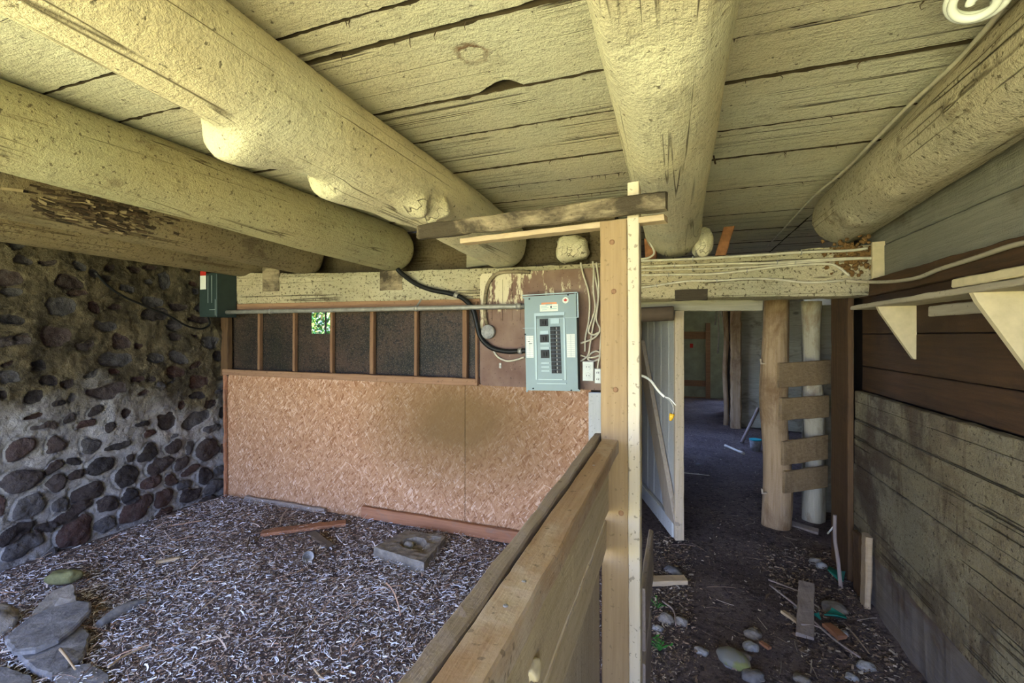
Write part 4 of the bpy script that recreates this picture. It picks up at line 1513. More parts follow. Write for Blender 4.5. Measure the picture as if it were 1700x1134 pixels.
# cables stapled along the right half of the beam
bc = [
    ('uppermost off-white cable stapled along the top of the beam', [(1062, 433), (1150, 430), (1250, 424), (1330, 419), (1410, 416), (1440, 412)], 0.008),
    ('off-white cable second from the top on the beam front', [(1062, 443), (1120, 441), (1200, 438), (1290, 436), (1380, 430), (1470, 428)], 0.007),
    ('off-white cable along the middle of the beam front', [(1062, 457), (1110, 456), (1180, 455), (1240, 449), (1300, 442), (1370, 438), (1392, 444), (1410, 458)], 0.007),
    ('lowest off-white cable, waving along the beam front', [(1062, 478), (1090, 474), (1140, 467), (1190, 466), (1240, 463), (1290, 464), (1340, 469), (1400, 466)], 0.006),
    ('thin off-white cable between the two middle cables on the beam', [(1062, 449), (1150, 447), (1230, 444), (1320, 437), (1420, 430), (1450, 430)], 0.005),
]
for i, (lb, pts, r) in enumerate(bc):
    root = thing('white_cable', at(*pts[0], Y=2.985), lb, 'cable')
    b = MB()
    b.tube(spline([at(x, y, Y=2.980) for x, y in pts], 6), r, 8)
    obj('sheath', b, M['cable'], root)
    for k in (1, 3):
        q = MB()
        c = at(*pts[k], Y=2.978)
        q.box((c.x - 0.002, 2.965, c.z - r * 1.8), (c.x + 0.002, 2.992, c.z + r * 1.8))
        obj('staple', q, M['steel'], root)
b = MB()
b.tube(spline([at(1405, 466, Y=2.96), at(1430, 468, Y=2.93), at(1472, 468, X=0.99), at(1520, 462, X=0.99), at(1560, 447, X=0.99), at(1620, 428, X=0.99), at(1680, 408, X=0.99), at(1730, 398, X=0.99)], 8), 0.009, 8)
tag(obj('wall_cable', b, M['shelf']), 'dusty cable running from the beam end along the right wall', 'cable')
b = MB()
b.tube(spline([at(1073, 392, Y=3.0), at(1080, 405, Y=2.98), at(1086, 420, Y=2.97), at(1076, 428, Y=2.97), at(1060, 430, Y=2.98)], 6), 0.006, 8)
tag(obj('white_cable', b, M['cable']), 'short white cable curling beside the orange offcut on the beam', 'cable')

# cable along the ceiling beside the right log
b = MB()
pts = [(1740, -70), (1690, -20), (1640, 45), (1580, 110), (1500, 184), (1450, 235), (1400, 285), (1350, 327), (1310, 370), (1275, 408)]
b.tube(spline([at(x, y, Z=2.315 - 0.0 * i) for i, (x, y) in enumerate(pts)], 8), 0.0075, 8, rough=0.2)
tag(obj('ceiling_cable', b, M['cable']), 'dusty cable running beside the right-hand log under the ceiling', 'cable')

# ---- spiral lamp at the top right
c = at(1622, 4, Z=2.26)
root = thing('spiral_bulb', (c.x, c.y, 2.26), 'white spiral energy-saving bulb at the top right of the ceiling', 'light bulb')
q = MB()
pts = []
ax = Vector((0.30, 0.35, 0.85)).normalized()
u_ = ax.cross(Vector((0, 1, 0))).normalized()
v_ = ax.cross(u_)
for k in range(150):
    a = k / 149 * 2 * math.pi * 3.6
    r = 0.026 + 0.026 * min(1, k / 60)
    if k < 14:
        r = 0.012 + 0.018 * k / 14
    pts.append(Vector(c) + u_ * (r * math.cos(a)) + v_ * (r * math.sin(a)) + ax * (k / 149 * 0.052 - 0.01))
q.tube(pts, 0.0092, 12)
obj('spiral_tube', q, M['bulb'], root)
q = MB()
q.lathe(Vector(c) + ax * 0.048, ax, [(0, 0.022), (0.012, 0.024), (0.035, 0.018), (0.05, 0.014)], 20)
obj('bulb_base', q, M['paper'], root)

# ================================================================= POST, OVERHEAD BOARD, RAIL
PYY = 1.50
x0, x1, x2 = at(998, 700, Y=PYY).x, at(1043, 700, Y=PYY).x, at(1062.5, 700, Y=PYY).x
ztop = at(1018, 366, Y=PYY).z
b = MB()
b.cur = 0.1
b.plank(((x0 + x1) / 2 + 0.004, PYY + 0.019, -0.05), ((x0 + x1) / 2 - 0.004, PYY + 0.019, ztop), (1, 0, 0), (0, 1, 0), x1 - x0, 0.038, 0.0012, 0.04, 0.003)
root = thing('wooden_post', ((x0 + x1) / 2, PYY, 0), 'tall brown pine post holding the end of the stall rail', 'post')
obj('shaft', b, M['pine'], root)
for (px, py) in ((1016, 402), (1019, 484), (1022, 647), (1031, 852)):
    q = MB()
    c = at(px, py, Y=PYY)
    q.lathe((c.x, PYY + 0.001, c.z), (0, -1, 0), [(0, 0.009), (0.0012, 0.009), (0.0016, 0.004)], 16)
    obj('knot', q, M['stud'], root, 'round dark knot')
b = MB()
b.plank(((x1 + x2) / 2 + 0.003, PYY + 0.045, -0.05), ((x1 + x2) / 2 - 0.003, PYY + 0.045, at(1042, 303, Y=PYY).z), (1, 0, 0), (0, 1, 0), x2 - x1, 0.089, 0.0012, 0.04, 0.003)
tag(obj('wooden_post', b, M['pine_pale']), 'narrow pale stud fastened against the right side of the brown post', 'post')
# overhead boards
b = MB()
a0, a1 = at(690, 384, Y=1.60), at(1107, 330, Y=1.42)
a0b, a1b = at(690, 397, Y=1.60), at(1107, 345, Y=1.42)
d = (a1 - a0).normalized()
up = Vector((0, 0.35, 1)).normalized()
b.plank(a0 + Vector((0, 0.03, 0)), a1 + Vector((0, 0.02, 0)), Vector((0, 0, 1)), Vector((d.y, -d.x, 0)), 0.058, 0.032, 0.005, 0.02, 0.006, seed=2)
tag(obj('crossboard', b, M['weather_x']), 'weathered blackened board nailed across the top of the post', 'board')
b = MB()
a0, a1 = at(757, 396, Y=1.60), at(1105, 355, Y=1.45)
b.plank(a0 + Vector((0, 0.07, 0.0)), a1 + Vector((0, 0.06, 0.0)), Vector((0, 0, 1)), Vector((d.y, -d.x, 0)), 0.020, 0.05, 0.002, 0.03, 0.002)
tag(obj('crossboard', b, M['pale_x']), 'pale narrow board behind the weathered crossboard', 'board')

# rail and fence planks
RZ = 1.15
b = MB()
b.plank((-0.200, 0.05, RZ - 0.02), (-0.198, 1.50, RZ - 0.02), (1, 0, 0), (0, 0, 1), 0.052, 0.042, 0.002, 0.02, 0.003, seed=11)
root = thing('stall_rail', (-0.2, 0.8, 0), 'thick worn brown top rail of the stall fence leading to the post', 'rail')
obj('rail_timber', b, M['rail'], root)
for (px, py) in ((870, 965), (874, 1013), (960, 770)):
    q = MB()
    c = at(px, py, Z=RZ + 0.001)
    q.lathe((c.x if abs(c.x + 0.2) < 0.022 else -0.2, c.y, RZ), (0, 0, 1), [(0, 0.0035), (0.0015, 0.0035), (0.002, 0.002)], 12)
    obj('nail_head', q, M['pale_stone'], root, 'pale round nail head')
b = MB()
b.plank((-0.242, 0.05, RZ - 0.045), (-0.246, 1.56, RZ - 0.035), (1, 0, 0), (0, 0, 1), 0.026, 0.085, 0.003, 0.02, 0.003, seed=15)
tag(obj('fence_plank', b, M['rail_grey']), 'grey weathered plank along the stall side of the top rail', 'plank')
fp = [(1.088, 0.915, -0.216, 'M', 'plank_pale', 'topmost pale fence plank under the rail on the passage side'),
      (0.885, 0.788, -0.222, 'M', 'plank_pale', 'second pale fence plank below the rail on the passage side'),
      ]
for (zt_, zb_, xx, _, mm, lb) in fp:
    b = MB()
    b.cur = random.random() * 0.5
    b.plank((xx, 0.02, (zt_ + zb_) / 2 - 0.004), (xx + 0.004, 1.492, (zt_ + zb_) / 2 + 0.003), (0, 0, 1), (1, 0, 0), zt_ - zb_, 0.018, 0.002, 0.02, 0.003)
    tag(obj('fence_plank', b, M[mm]), lb, 'plank')
b = MB()
b.plank((-0.240, 0.02, 0.375), (-0.238, 1.49, 0.375), (0, 0, 1), (1, 0, 0), 0.76, 0.012, 0.002, 0.04, 0.003)
tag(obj('fence_sheet', b, M['brace']), 'dull lower board of the fence beneath the two pale planks', 'board')
b = MB()
c = at(884, 1112, X=-0.205)
b.blob((-0.203, c.y, c.z), (0.009, 0.018, 0.013), 0.4, 10, box=0.8)
tag(obj('wood_chunk', b, M['bracket']), 'small broken wood chunk stuck to the fence below the rail', 'wood')
# fence planks beyond the post
for i, (y0_, y1_, z0_, z1_, lb) in enumerate(((1.62, 2.12, 0.40, 0.62, 'upper short grey plank beyond the foot of the post'), (1.62, 1.95, 0.12, 0.36, 'lower short grey plank beyond the foot of the post'))):
    b = MB()
    b.plank((-0.105, y0_, (z0_ + z1_) / 2), (-0.10, y1_, (z0_ + z1_) / 2), (0, 0, 1), (1, 0, 0), z1_ - z0_, 0.02, 0.003, 0.03)
    tag(obj('fence_plank', b, M['rail_grey']), lb, 'plank')
# hanging wire with a yellow wire nut
b = MB()
pts = [at(1050, 622, Y=1.60), at(1066, 624, Y=1.60), at(1080, 632, Y=1.60), at(1092, 648, Y=1.59), at(1103, 659, Y=1.58), at(1113, 666, Y=1.58), at(1118, 678, Y=1.58), at(1116, 690, Y=1.58)]
root = thing('hanging_wire', pts[0], 'white wire with yellow wire nut sticking out of the post', 'wire')
b.tube(spline(pts[:5], 6), 0.0042, 8)
obj('sheath', b, M['white_cable'], root)
q = MB()
q.tube(spline(pts[4:], 6), 0.0022, 8)
obj('conductor', q, M['steel'], root)
q = MB()
q.tube(spline([pts[4], at(1112, 662, Y=1.58), at(1122, 673, Y=1.58)], 4), 0.0018, 8)
obj('conductor', q, M['white_cable'], root)
q = MB()
q.lathe(pts[-1] + Vector((0, 0, 0.006)), (-0.25, 0, -1), [(0, 0.0085), (0.012, 0.0075), (0.024, 0.004)], 14)
obj('wire_nut', q, M['yellow'], root, 'yellow wire nut')

# ================================================================= GATE
A_ = Vector((0.035, 3.44, 0))
H_ = Vector((-0.29, 4.42, 0))
gd = (H_ - A_).normalized()
gn = Vector((-gd.y, gd.x, 0))           # points to the camera side (stall side)
if gn.dot(Vector((0, 0, 0)) - A_) < 0:
    gn = -gn
GL = (H_ - A_).length
root = thing('stall_gate', A_, 'open pale plank gate with a diagonal brace in the passage', 'gate')
zt = at(1126, 509, Y=3.44).z
for k in range(5):
    q = MB()
    q.cur = random.random()
    s0 = 0.06 + k * (GL - 0.06) / 5
    c0 = A_ + gd * (s0 + (GL - 0.06) / 10) - gn * 0.012
    zz = zt - 0.01
    q.plank(c0 + Vector((0, 0, 0.08)), c0 + Vector((0, 0, zz)), gd, gn, (GL - 0.06) / 5 - 0.004, 0.02, 0.002, 0.05)
    obj('board', q, M['grey_z'], root)
q = MB()
c0 = A_ + gd * 0.02
q.plank(c0 + Vector((0, 0, 0.03)), c0 + Vector((0, 0, zt)), gd, gn, 0.04, 0.062, 0.002, 0.05)
obj('stile', q, M['gate_edge'], root, 'pale upright stile at the free edge')
q = MB()
c0, c1 = A_ + gd * 0.06 + gn * 0.02 + Vector((0, 0, 0.085)), H_ + gn * 0.02 + Vector((0, 0, 0.07))
q.plank(c0, c1, (0, 0, 1), gn, 0.12, 0.035, 0.002, 0.05)
obj('bottom_rail', q, M['grey_z'], root)
q = MB()
c0, c1 = A_ + gd * 0.10 + gn * 0.022 + Vector((0, 0, 0.14)), H_ + gn * 0.022 + Vector((0, 0, 1.45))
q.plank(c0, c1, Vector((gd.x, gd.y, 0)), gn, 0.23, 0.035, 0.002, 0.05)
obj('diagonal_brace', q, M['brace'], root, 'diagonal brown brace')

# ================================================================= POSTS AND SLATS ON THE RIGHT
b = MB()
pts, rad = [], []
for i in range(40):
    k = i / 39
    z = -0.03 + k * 1.80
    c = at(1289 + 2.5 * math.sin(k * 7), 700, Y=4.02)
    pts.append((c.x + 0.006 * math.sin(k * 9), 4.05, z))
    rad.append(0.094 + 0.006 * math.sin(k * 11) + (0.012 * (1 - k) ** 3))
b.tube(pts, rad, 26, rough=0.16)
root = thing('rough_post', (pts[0][0], 4.05, 0), 'rough debarked post at the passage side of the slats', 'post')
obj('trunk', b, M['post'], root)
for (px, py) in ((1262, 603), (1264, 816)):
    q = MB()
    c = at(px, py, Y=4.02)
    e = at(1275, py, Y=4.02)
    q.tube([(e.x, 4.0, e.z), (c.x, 3.98, c.z), (c.x - 0.002, 3.98, c.z + 0.035)], 0.009, 8)
    obj('peg', q, M['gate_edge'], root, 'small pale hooked peg')
b = MB()
pts, rad = [], []
for i in range(40):
    k = i / 39
    z = -0.03 + k * 1.80
    pts.append((1.055 + 0.012 * math.sin(k * 5), 4.27, z))
    rad.append(0.070 + 0.006 * math.sin(k * 13 + 1) + 0.02 * max(0, 0.25 - k))
b.tube(pts, rad, 24, rough=0.2)
tag(obj('rough_post', b, M['post_white']), 'whitewashed post behind the slats', 'post')
sl = [(1292, 603, 1376, 598, 644, 637, 'topmost'), (1295, 661, 1374, 656, 698, 693, 'second'), (1299, 733, 1372, 721, 773, 762, 'third'), (1301, 783, 1371, 771, 819, 810, 'lowest')]
for (ax_, ay, bx_, by, ayb, byb, nm) in sl:
    Ya, Yb = 3.93, 4.17
    p0, p1 = at(ax_, (ay + ayb) / 2, Y=Ya), at(bx_, (by + byb) / 2, Y=Yb)
    wd = abs(at(ax_, ay, Y=Ya).z - at(ax_, ayb, Y=Ya).z)
    dd = (p1 - p0).normalized()
    b = MB()
    b.cur = random.random()
    b.plank(p0, p1, (0, 0, 1), (dd.y, -dd.x, 0), wd, 0.028, 0.005, 0.02, 0.004)
    tag(obj('slat', b, M['slat']), nm + ' of the four brown slats nailed across the two posts', 'slat')
# brown panel closing the near wall
b = MB()
b.plank((0.985, 3.36, -0.02), (0.985, 3.36, 1.745), (0, 1, 0), (1, 0, 0), 0.31, 0.03, 0.003, 0.04)
tag(obj('upright_board', b, M['brown_z']), 'wide dark brown upright board at the end of the plank wall', 'board')
# board scraps behind the slats
b = MB()
b.plank((1.15, 4.5, 0), (1.15, 4.5, 1.75), (1, 0, 0), (0, 1, 0), 0.24, 0.03, 0.003, 0.05)
tag(obj('upright_board', b, M['far_grey']), 'grey upright board in the shade behind the slats', 'board')
b = MB()
b.plank(at(1308, 868, Y=4.15), at(1345, 882, Y=4.0) + Vector((0.05, -0.02, 0.01)), (0.3, 1, 0), (0, 0, 1), 0.09, 0.02, 0.002, 0.04)
tag(obj('board_scrap', b, M['rail_grey']), 'grey board scrap on the ground behind the rough post', 'board')

# ---- farther posts and partition
b = MB()
b.tube([(0.80 + 0.012 * math.sin(i * 0.9), 8.3, -0.02 + i * 0.17) for i in range(13)], 0.036, 12, rough=0.25)
tag(obj('thin_pole', b, M['post']), 'thin crooked pole far down the passage', 'pole')
b = MB()
b.plank((0.93, 8.1, -0.02), (0.93, 8.1, 2.05), (1, 0, 0), (0, 1, 0), 0.155, 0.15, 0.012, 0.06, 0.02)
tag(obj('square_post', b, M['post']), 'square grey post far down the passage beside the thin pole', 'post')
b = MB()
for i in range(9):
    b.cur = random.random()
    b.plank((1.02, 8.18, 0.14 + 0.235 * i), (1.85, 8.05, 0.13 + 0.235 * i), (0, 0, 1), (0, 1, 0), 0.237, 0.03, 0.002, 0.06)
b.box((0.98, 8.20, 0.0), (1.9, 8.24, 2.2), 0)  # backing added behind the planks, blocks light from the far opening
tag(obj('plank_partition', b, M['far_grey']), 'greenish grey plank partition beyond the rough post', 'partition')
b = MB()
b.plank((0.95, 9.9, 1.0), (0.98, 8.4, 1.0), (0, 0, 1), (1, 0, 0), 1.9, 0.05, 0.01, 0.1)
tag(obj('dark_partition', b, M['dark']), 'dark partition between the far posts', 'partition')
b = MB()
b.tube([at(1231, 735, Y=7.0) + Vector((0, 0, 0.0)), at(1259, 678, Y=7.3)], 0.022, 10)
tag(obj('leaning_stick', b, M['twig']), 'long stick leaning against the far plank partition', 'stick')
c = at(1254, 737, Y=6.6)
root = thing('bucket', (c.x, 6.6, 0), 'pale bucket in the dark beside the leaning stick', 'bucket')
b = MB()
b.lathe((c.x, 6.6, 0.0), (0, 0, 1), [(0, 0.055), (0.14, 0.07), (0.145, 0.066), (0.02, 0.05)], 20)
obj('pail', b, M['pale_stone'], root)
q = MB()
q.lathe((c.x, 6.6, 0.138), (0, 0, 1), [(0, 0.073), (0.012, 0.073)], 20)
obj('rim', q, M['cyan'], root, 'blue-green rim')
for i, (px, py, px2, py2, Y_, lb) in enumerate(((1189, 518, 1187, 540, 9.3, 'short pale cord hanging in the far dark doorway'), (1198, 518, 1205, 560, 8.9, 'slanting pale batten in the far dark doorway'), (1193, 567, 1191, 587, 9.2, 'thin pale strip low in the far dark doorway'))):
    b = MB()
    b.tube([Vector((at(px, py, Y=Y_).x, Y_, CZ - 0.01)), at(px, py, Y=Y_), at(px2, py2, Y=Y_)], 0.014, 8)
    tag(obj('pale_strip', b, M['cable']), lb, 'strip')
b = MB()
c = at(1148, 574, Y=11.72)
b.box((c.x - 0.035, 11.70, c.z - 0.05), (c.x + 0.035, 11.755, c.z + 0.05))
tag(obj('red_latch', b, M['red']), 'small red latch on the brown batten of the far wall', 'latch')

# ================================================================= SHELF ON THE RIGHT WALL
root = thing('wall_shelf', (1.0, 2.2, 1.62), 'rough wooden shelf with triangular brackets on the right wall', 'shelf')
b = MB()
b.plank((0.965, 1.2, 1.640), (0.965, 2.90, 1.640), (1, 0, 0), (0, 0, 1), 0.155, 0.022, 0.003, 0.03)
obj('shelf_board', b, M['shelf'], root)
for (yy, hh) in ((2.58, 0.245), (1.86, 0.25)):
    q = MB()
    q.prism([(0.893, yy - 0.011, 1.629), (0.905, yy - 0.011, 1.60), (1.030, yy - 0.011, 1.629 - hh), (1.041, yy - 0.011, 1.629 - hh), (1.041, yy - 0.011, 1.629)], (0, 0.022, 0))
    obj('bracket', q, M['bracket'], root)
b = MB()
b.plank((1.03, 2.02, 1.595), (1.03, 2.42, 1.595), (0, 0, 1), (1, 0, 0), 0.045, 0.02, 0.002, 0.04, 0.01)
obj('back_cleat', b, M['shelf'], root)
b = MB()
b.plank((0.90, 1.2, 1.666), (0.90, 1.95, 1.668), (1, 0, 0), (0, 0, 1), 0.03, 0.028, 0.002, 0.03)
tag(obj('batten', b, M['bracket']), 'pale batten lying along the front of the wall shelf', 'batten')

# ---- cobwebby sheet above the wall: dark hole
# ================================================================= LITTER ON THE FLOOR
def chips(n, xr, yr, smin, smax, tints, probs, keep=None, zoff=0.0, name='chips', curl=1.0, wmul=0.16):
    x = rng.uniform(*xr, n)
    y = rng.uniform(*yr, n)
    if keep is not None:
        k = keep(x, y)
        x, y = x[k], y[k]
        n = len(x)
    th = rng.uniform(0, 2 * np.pi, n)
    L = rng.uniform(smin, smax, n) * (0.55 + rng.random(n) ** 2)
    W = L * rng.uniform(0.5, 1.4, n) * wmul
    cu_ = rng.normal(0, 1.0, n) * curl
    tilt = rng.normal(0, 0.30, n)
    z = np.array([floor_z(a, c_) for a, c_ in zip(x, y)]) + zoff + rng.uniform(0.0, 0.02, n)
    segs = 4
    V_ = np.zeros((n, segs + 1, 2, 3))
    ang = th.copy()
    px_, py_ = x.copy(), y.copy()
    pz_ = z.copy()
    roll = rng.uniform(-0.9, 0.9, n)
    for s_ in range(segs + 1):
        dx, dy = np.cos(ang), np.sin(ang)
        for e, sg in ((0, -1), (1, 1)):
            V_[:, s_, e, 0] = px_ - dy * W * 0.5 * sg * np.cos(roll)
            V_[:, s_, e, 1] = py_ + dx * W * 0.5 * sg * np.cos(roll)
            V_[:, s_, e, 2] = pz_ + W * 0.5 * sg * np.sin(roll)
        px_ = px_ + dx * L / segs
        py_ = py_ + dy * L / segs
        pz_ = pz_ + tilt * L / segs * (1 - 1.2 * s_ / segs)
        ang = ang + cu_ * 0.45
    verts_ = V_.reshape(-1, 3)
    base = np.arange(n)[:, None, None] * (segs + 1) * 2 + np.arange(segs)[None, :, None] * 2
    q_ = base + np.array([0, 1, 3, 2])[None, None, :]
    ti = rng.choice(len(tints), n, p=probs)
    col = np.array(tints)[ti] * rng.uniform(0.6, 1.3, (n, 1))
    col = np.repeat(col, (segs + 1) * 2, 0)
    return verts_, q_.reshape(-1, 4), col


def frus(x, y):
    """only where the photograph can look"""
    d = -x * SA + y * CA
    cx_ = x * CA + y * SA
    return (d > 0.9) & (np.abs(cx_ / np.maximum(d, 0.01)) < 1.25)


def join(parts):
    vs_, qs_, cs_ = [], [], []
    off = 0
    for (v_, q_, c_) in parts:
        vs_.append(v_)
        qs_.append(q_ + off)
        cs_.append(c_)
        off += len(v_)
    return np.concatenate(vs_), np.concatenate(qs_), np.concatenate(cs_)


TW = [(0.70, 0.70, 0.74), (0.50, 0.40, 0.32), (0.27, 0.18, 0.13), (0.11, 0.07, 0.05), (0.38, 0.24, 0.16)]
p1_ = chips(85000, (-3.88, -0.27), (0.7, 3.02), 0.007, 0.020, TW, [0.14, 0.26, 0.28, 0.10, 0.22], frus)
pk = lambda x, y: frus(x, y) & (np.sin(x * 2.1 + 1) * np.sin(y * 2.7 + x) + rng.normal(0, 0.5, len(x)) > -0.45 + np.clip((x + 1.5) * 0.9, 0, 0.9))
p2_ = chips(46000, (-3.88, -0.27), (0.7, 3.02), 0.011, 0.032, TW, [0.80, 0.12, 0.03, 0.0, 0.05], pk, zoff=0.012, curl=1.1, wmul=0.125)
p3_ = chips(1500, (-3.88, -0.32), (0.7, 2.98), 0.05, 0.16, TW, [0.05, 0.30, 0.25, 0.15, 0.25], frus, zoff=0.022, curl=0.15, wmul=0.03)
v_, q_, c_ = join([p1_, p2_, p3_])
o = fast_mesh('shavings_bedding', v_, q_, M['chips'], None, (-2, 2, 0), {'tint': c_}, False)
tag(o, 'pale curled wood shavings and straw covering the stall floor', 'bedding', kind='stuff')
TS = [(0.40, 0.34, 0.26), (0.20, 0.14, 0.10), (0.07, 0.05, 0.04), (0.30, 0.22, 0.15)]
p4_ = chips(22000, (-0.15, 0.97), (1.5, 8.0), 0.005, 0.018, TS, [0.13, 0.32, 0.40, 0.15], frus, zoff=-0.008, wmul=0.25)
nearR = lambda x, y: frus(x, y) & ((x > 0.55) | (x < 0.1)) & (y < 3.6)
p5_ = chips(16000, (-0.15, 0.97), (1.5, 3.6), 0.008, 0.025, TS, [0.20, 0.35, 0.25, 0.20], nearR, zoff=-0.004, wmul=0.3)
p6_ = chips(260, (-0.12, 0.93), (1.6, 4.5), 0.04, 0.13, TS, [0.35, 0.3, 0.05, 0.3], frus, zoff=0.004, curl=0.12, wmul=0.03)
v_, q_, c_ = join([p4_, p5_, p6_])
o = fast_mesh('straw_litter', v_, q_, M['chips'], None, (0.4, 3, 0), {'tint': c_}, False)
tag(o, 'dark litter with scattered straw bits on the passage floor', 'litter', kind='stuff')


def gz_(p):
    return floor_z(p.x, p.y)


def on_floor(px, py, dz=0.0):
    p = at(px, py, Z=0.015)
    return Vector((p.x, p.y, gz_(p) + dz))


# broken grey slabs in the left corner
def slab(lb, poly, h, th, mat, name='stone_slab', cat='stone'):
    b = MB()
    P_ = []
    for (px, py, hz) in poly:
        p = at(px, py, Z=h + hz)
        P_.append(p)
    b.slab(P_, 0, th)
    return tag(obj(name, b, M[mat]), lb, cat)


slab('long pale broken slab lying topmost in the heap at bottom left', [(8, 1058, 0), (40, 1028, 0.0), (85, 1006, 0.01), (130, 995, 0.015), (152, 997, 0.015), (151, 1012, 0.015), (128, 1036, 0.01), (98, 1060, 0.005), (60, 1077, 0), (25, 1080, 0), (14, 1072, 0)], 0.085, 0.022, 'slate')
slab('curved slab partly under the topmost slab at bottom left', [(28, 1082, 0), (80, 1062, 0), (130, 1030, 0), (150, 1050, 0), (140, 1085, 0), (112, 1105, 0), (86, 1120, 0), (58, 1112, 0), (38, 1096, 0)], 0.055, 0.025, 'slate')
slab('slab half buried in shavings at the bottom edge of the photo', [(88, 1112, 0), (110, 1103, 0), (150, 1100, 0), (182, 1118, 0), (185, 1150, 0), (95, 1150, 0)], 0.04, 0.03, 'slate')
slab('slab at the bottom left corner of the photo', [(-20, 1100, 0), (18, 1108, 0), (52, 1120, 0), (62, 1150, 0), (-20, 1150, 0)], 0.05, 0.03, 'slate')
slab('pale slab end standing up behind the slab heap', [(52, 1018, 0), (70, 995, 0.02), (88, 978, 0.04), (122, 968, 0.05), (128, 998, 0.02), (90, 1004, 0.0)], 0.07, 0.035, 'concrete')
b = MB()
c = on_floor(106, 974, 0.065)
b.blob(c, (0.085, 0.045, 0.035), 0.25, 14, seed=5, rot=0.4, box=0.8)
tag(obj('mossy_stone', b, M['moss']), 'yellow-green mossy stone behind the slab heap', 'stone')
b = MB()
pts = [on_floor(163, 1046, 0.03), on_floor(190, 1030, 0.035), on_floor(215, 1017, 0.035), on_floor(243, 1006, 0.03)]
b.tube(spline(pts, 6), [0.012 + 0.014 * math.sin(math.pi * min(1, 0.12 + i / 20.0)) for i in range(19)], 12, rough=0.15)
tag(obj('long_stone', b, M['slate']), 'narrow dark stone lying right of the slab heap', 'stone')
for (px, py, r_, lb) in ((5, 1050, 0.09, 'round grey stone at the left edge beside the slabs'),):
    b = MB()
    b.blob(on_floor(px - 8, py - 5, 0.05), (r_, r_ * 0.8, 0.07), 0.25, 12)
    tag(obj('field_stone', b, M['concrete']), lb, 'stone')

# square paver with a round hollow
root_c = on_floor(690, 912, 0)
root = thing('concrete_paver', root_c, 'broken square concrete block with a round hollow holding a pebble', 'block')
b = MB()
cr4 = [at(621, 908, Z=0.085), at(675, 880, Z=0.075), at(741, 890, Z=0.075), at(704, 934, Z=0.085)]
nseg = 30
H0, H1 = 0.075, 0.0
gridv = {}
for j in range(nseg + 1):
    for i in range(nseg + 1):
        u_, v__ = i / nseg, j / nseg
        p = cr4[0].lerp(cr4[1], v__).lerp(cr4[3].lerp(cr4[2], v__), u_)
        r = math.hypot(u_ - 0.50, v__ - 0.52)
        dz = -0.045 * max(0, min(1, (0.24 - r) / 0.03))
        dz -= 0.02 * max(0, min(1, (u_ - 0.62) * 8)) * max(0, min(1, (v__ - 0.25) * 8)) * (0.8 + nz3(u_ * 6, v__ * 6))* (1 if max(u_, v__) < 0.93 else 0)
        gridv[i, j] = b.addv(p + Vector((0.004 * nz3(p.x * 20, p.y * 20), 0.004 * nz3(p.x * 20, p.y * 20, 4), dz + 0.005 * nz3(p.x * 25, p.y * 25, 2))))
for j in range(nseg):
    for i in range(nseg):
        b.face([gridv[i, j], gridv[i + 1, j], gridv[i + 1, j + 1], gridv[i, j + 1]])
bd = [(i, 0) for i in range(nseg)] + [(nseg, j) for j in range(nseg)] + [(i, nseg) for i in range(nseg, 0, -1)] + [(0, j) for j in range(nseg, 0, -1)]
low_ = [b.addv(Vector(b.v[gridv[k]]) * 1.0 + Vector((0.004 * nz3(k[0], k[1], 1), 0, -0.075))) for k in bd]
mid_ = [b.addv(Vector(b.v[gridv[k]]) + Vector((0.01 * nz3(k[0] * .7, k[1] * .7, 5), -0.004, -0.035))) for k in bd]
for i in range(len(bd)):
    k = (i + 1) % len(bd)
    b.face([gridv[bd[k]], gridv[bd[i]], mid_[i], mid_[k]])
    b.face([mid_[k], mid_[i], low_[i], low_[k]])
obj('block_body', b, M['concrete'], root)
q = MB()
q.blob(at(678, 905, Z=0.055), (0.035, 0.03, 0.022), 0.2, 10)
o = obj('pebble', q, M['pale_stone'])
tag(o, 'white pebble lying in the hollow of the concrete block', 'stone')


def stick(lb, pts, r, mat, name='stick', lift=0.02, cat='stick', taper=0.6):
    b = MB()
    P_ = spline([on_floor(x, y, lift + (z if False else 0)) for (x, y, *z) in pts], 6)
    n_ = len(P_)
    b.tube(P_, [r * (1 - (1 - taper) * i / n_) for i in range(n_)], 8, rough=0.2)
    return tag(obj(name, b, M[mat]), lb, cat)


def board(lb, a, c, w_, th, mat, lift=0.02, name='board_scrap', up=(0, 0, 1), cat='board', dz1=0.0):
    b = MB()
    p, q_ = on_floor(*a, lift), on_floor(*c, lift + dz1)
    d_ = (q_ - p).normalized()
    b.plank(p, q_, Vector(up).cross(d_), up, w_, th, 0.004, 0.02, 0.003)
    return tag(obj(name, b, M[mat]), lb, cat)


board('reddish board scrap lying flat in front of the strand board', (434, 890), (574, 872), 0.085, 0.025, 'red_x', 0.02)
board('pale splinter of wood on the shavings near the stone wall', (260, 938), (298, 930), 0.03, 0.014, 'pale_x', 0.028)
b = MB()
p = [on_floor(517, 893, 0.035), on_floor(530, 902, 0.045), on_floor(549, 913, 0.03)]
b.plank(p[0], p[2], (0.4, 0.8, 0.3), (0, -0.2, 1), 0.05, 0.014, 0.005, 0.02)
tag(obj('bark_piece', b, M['twig_dark']), 'dark curved bark piece left of the concrete block', 'wood')
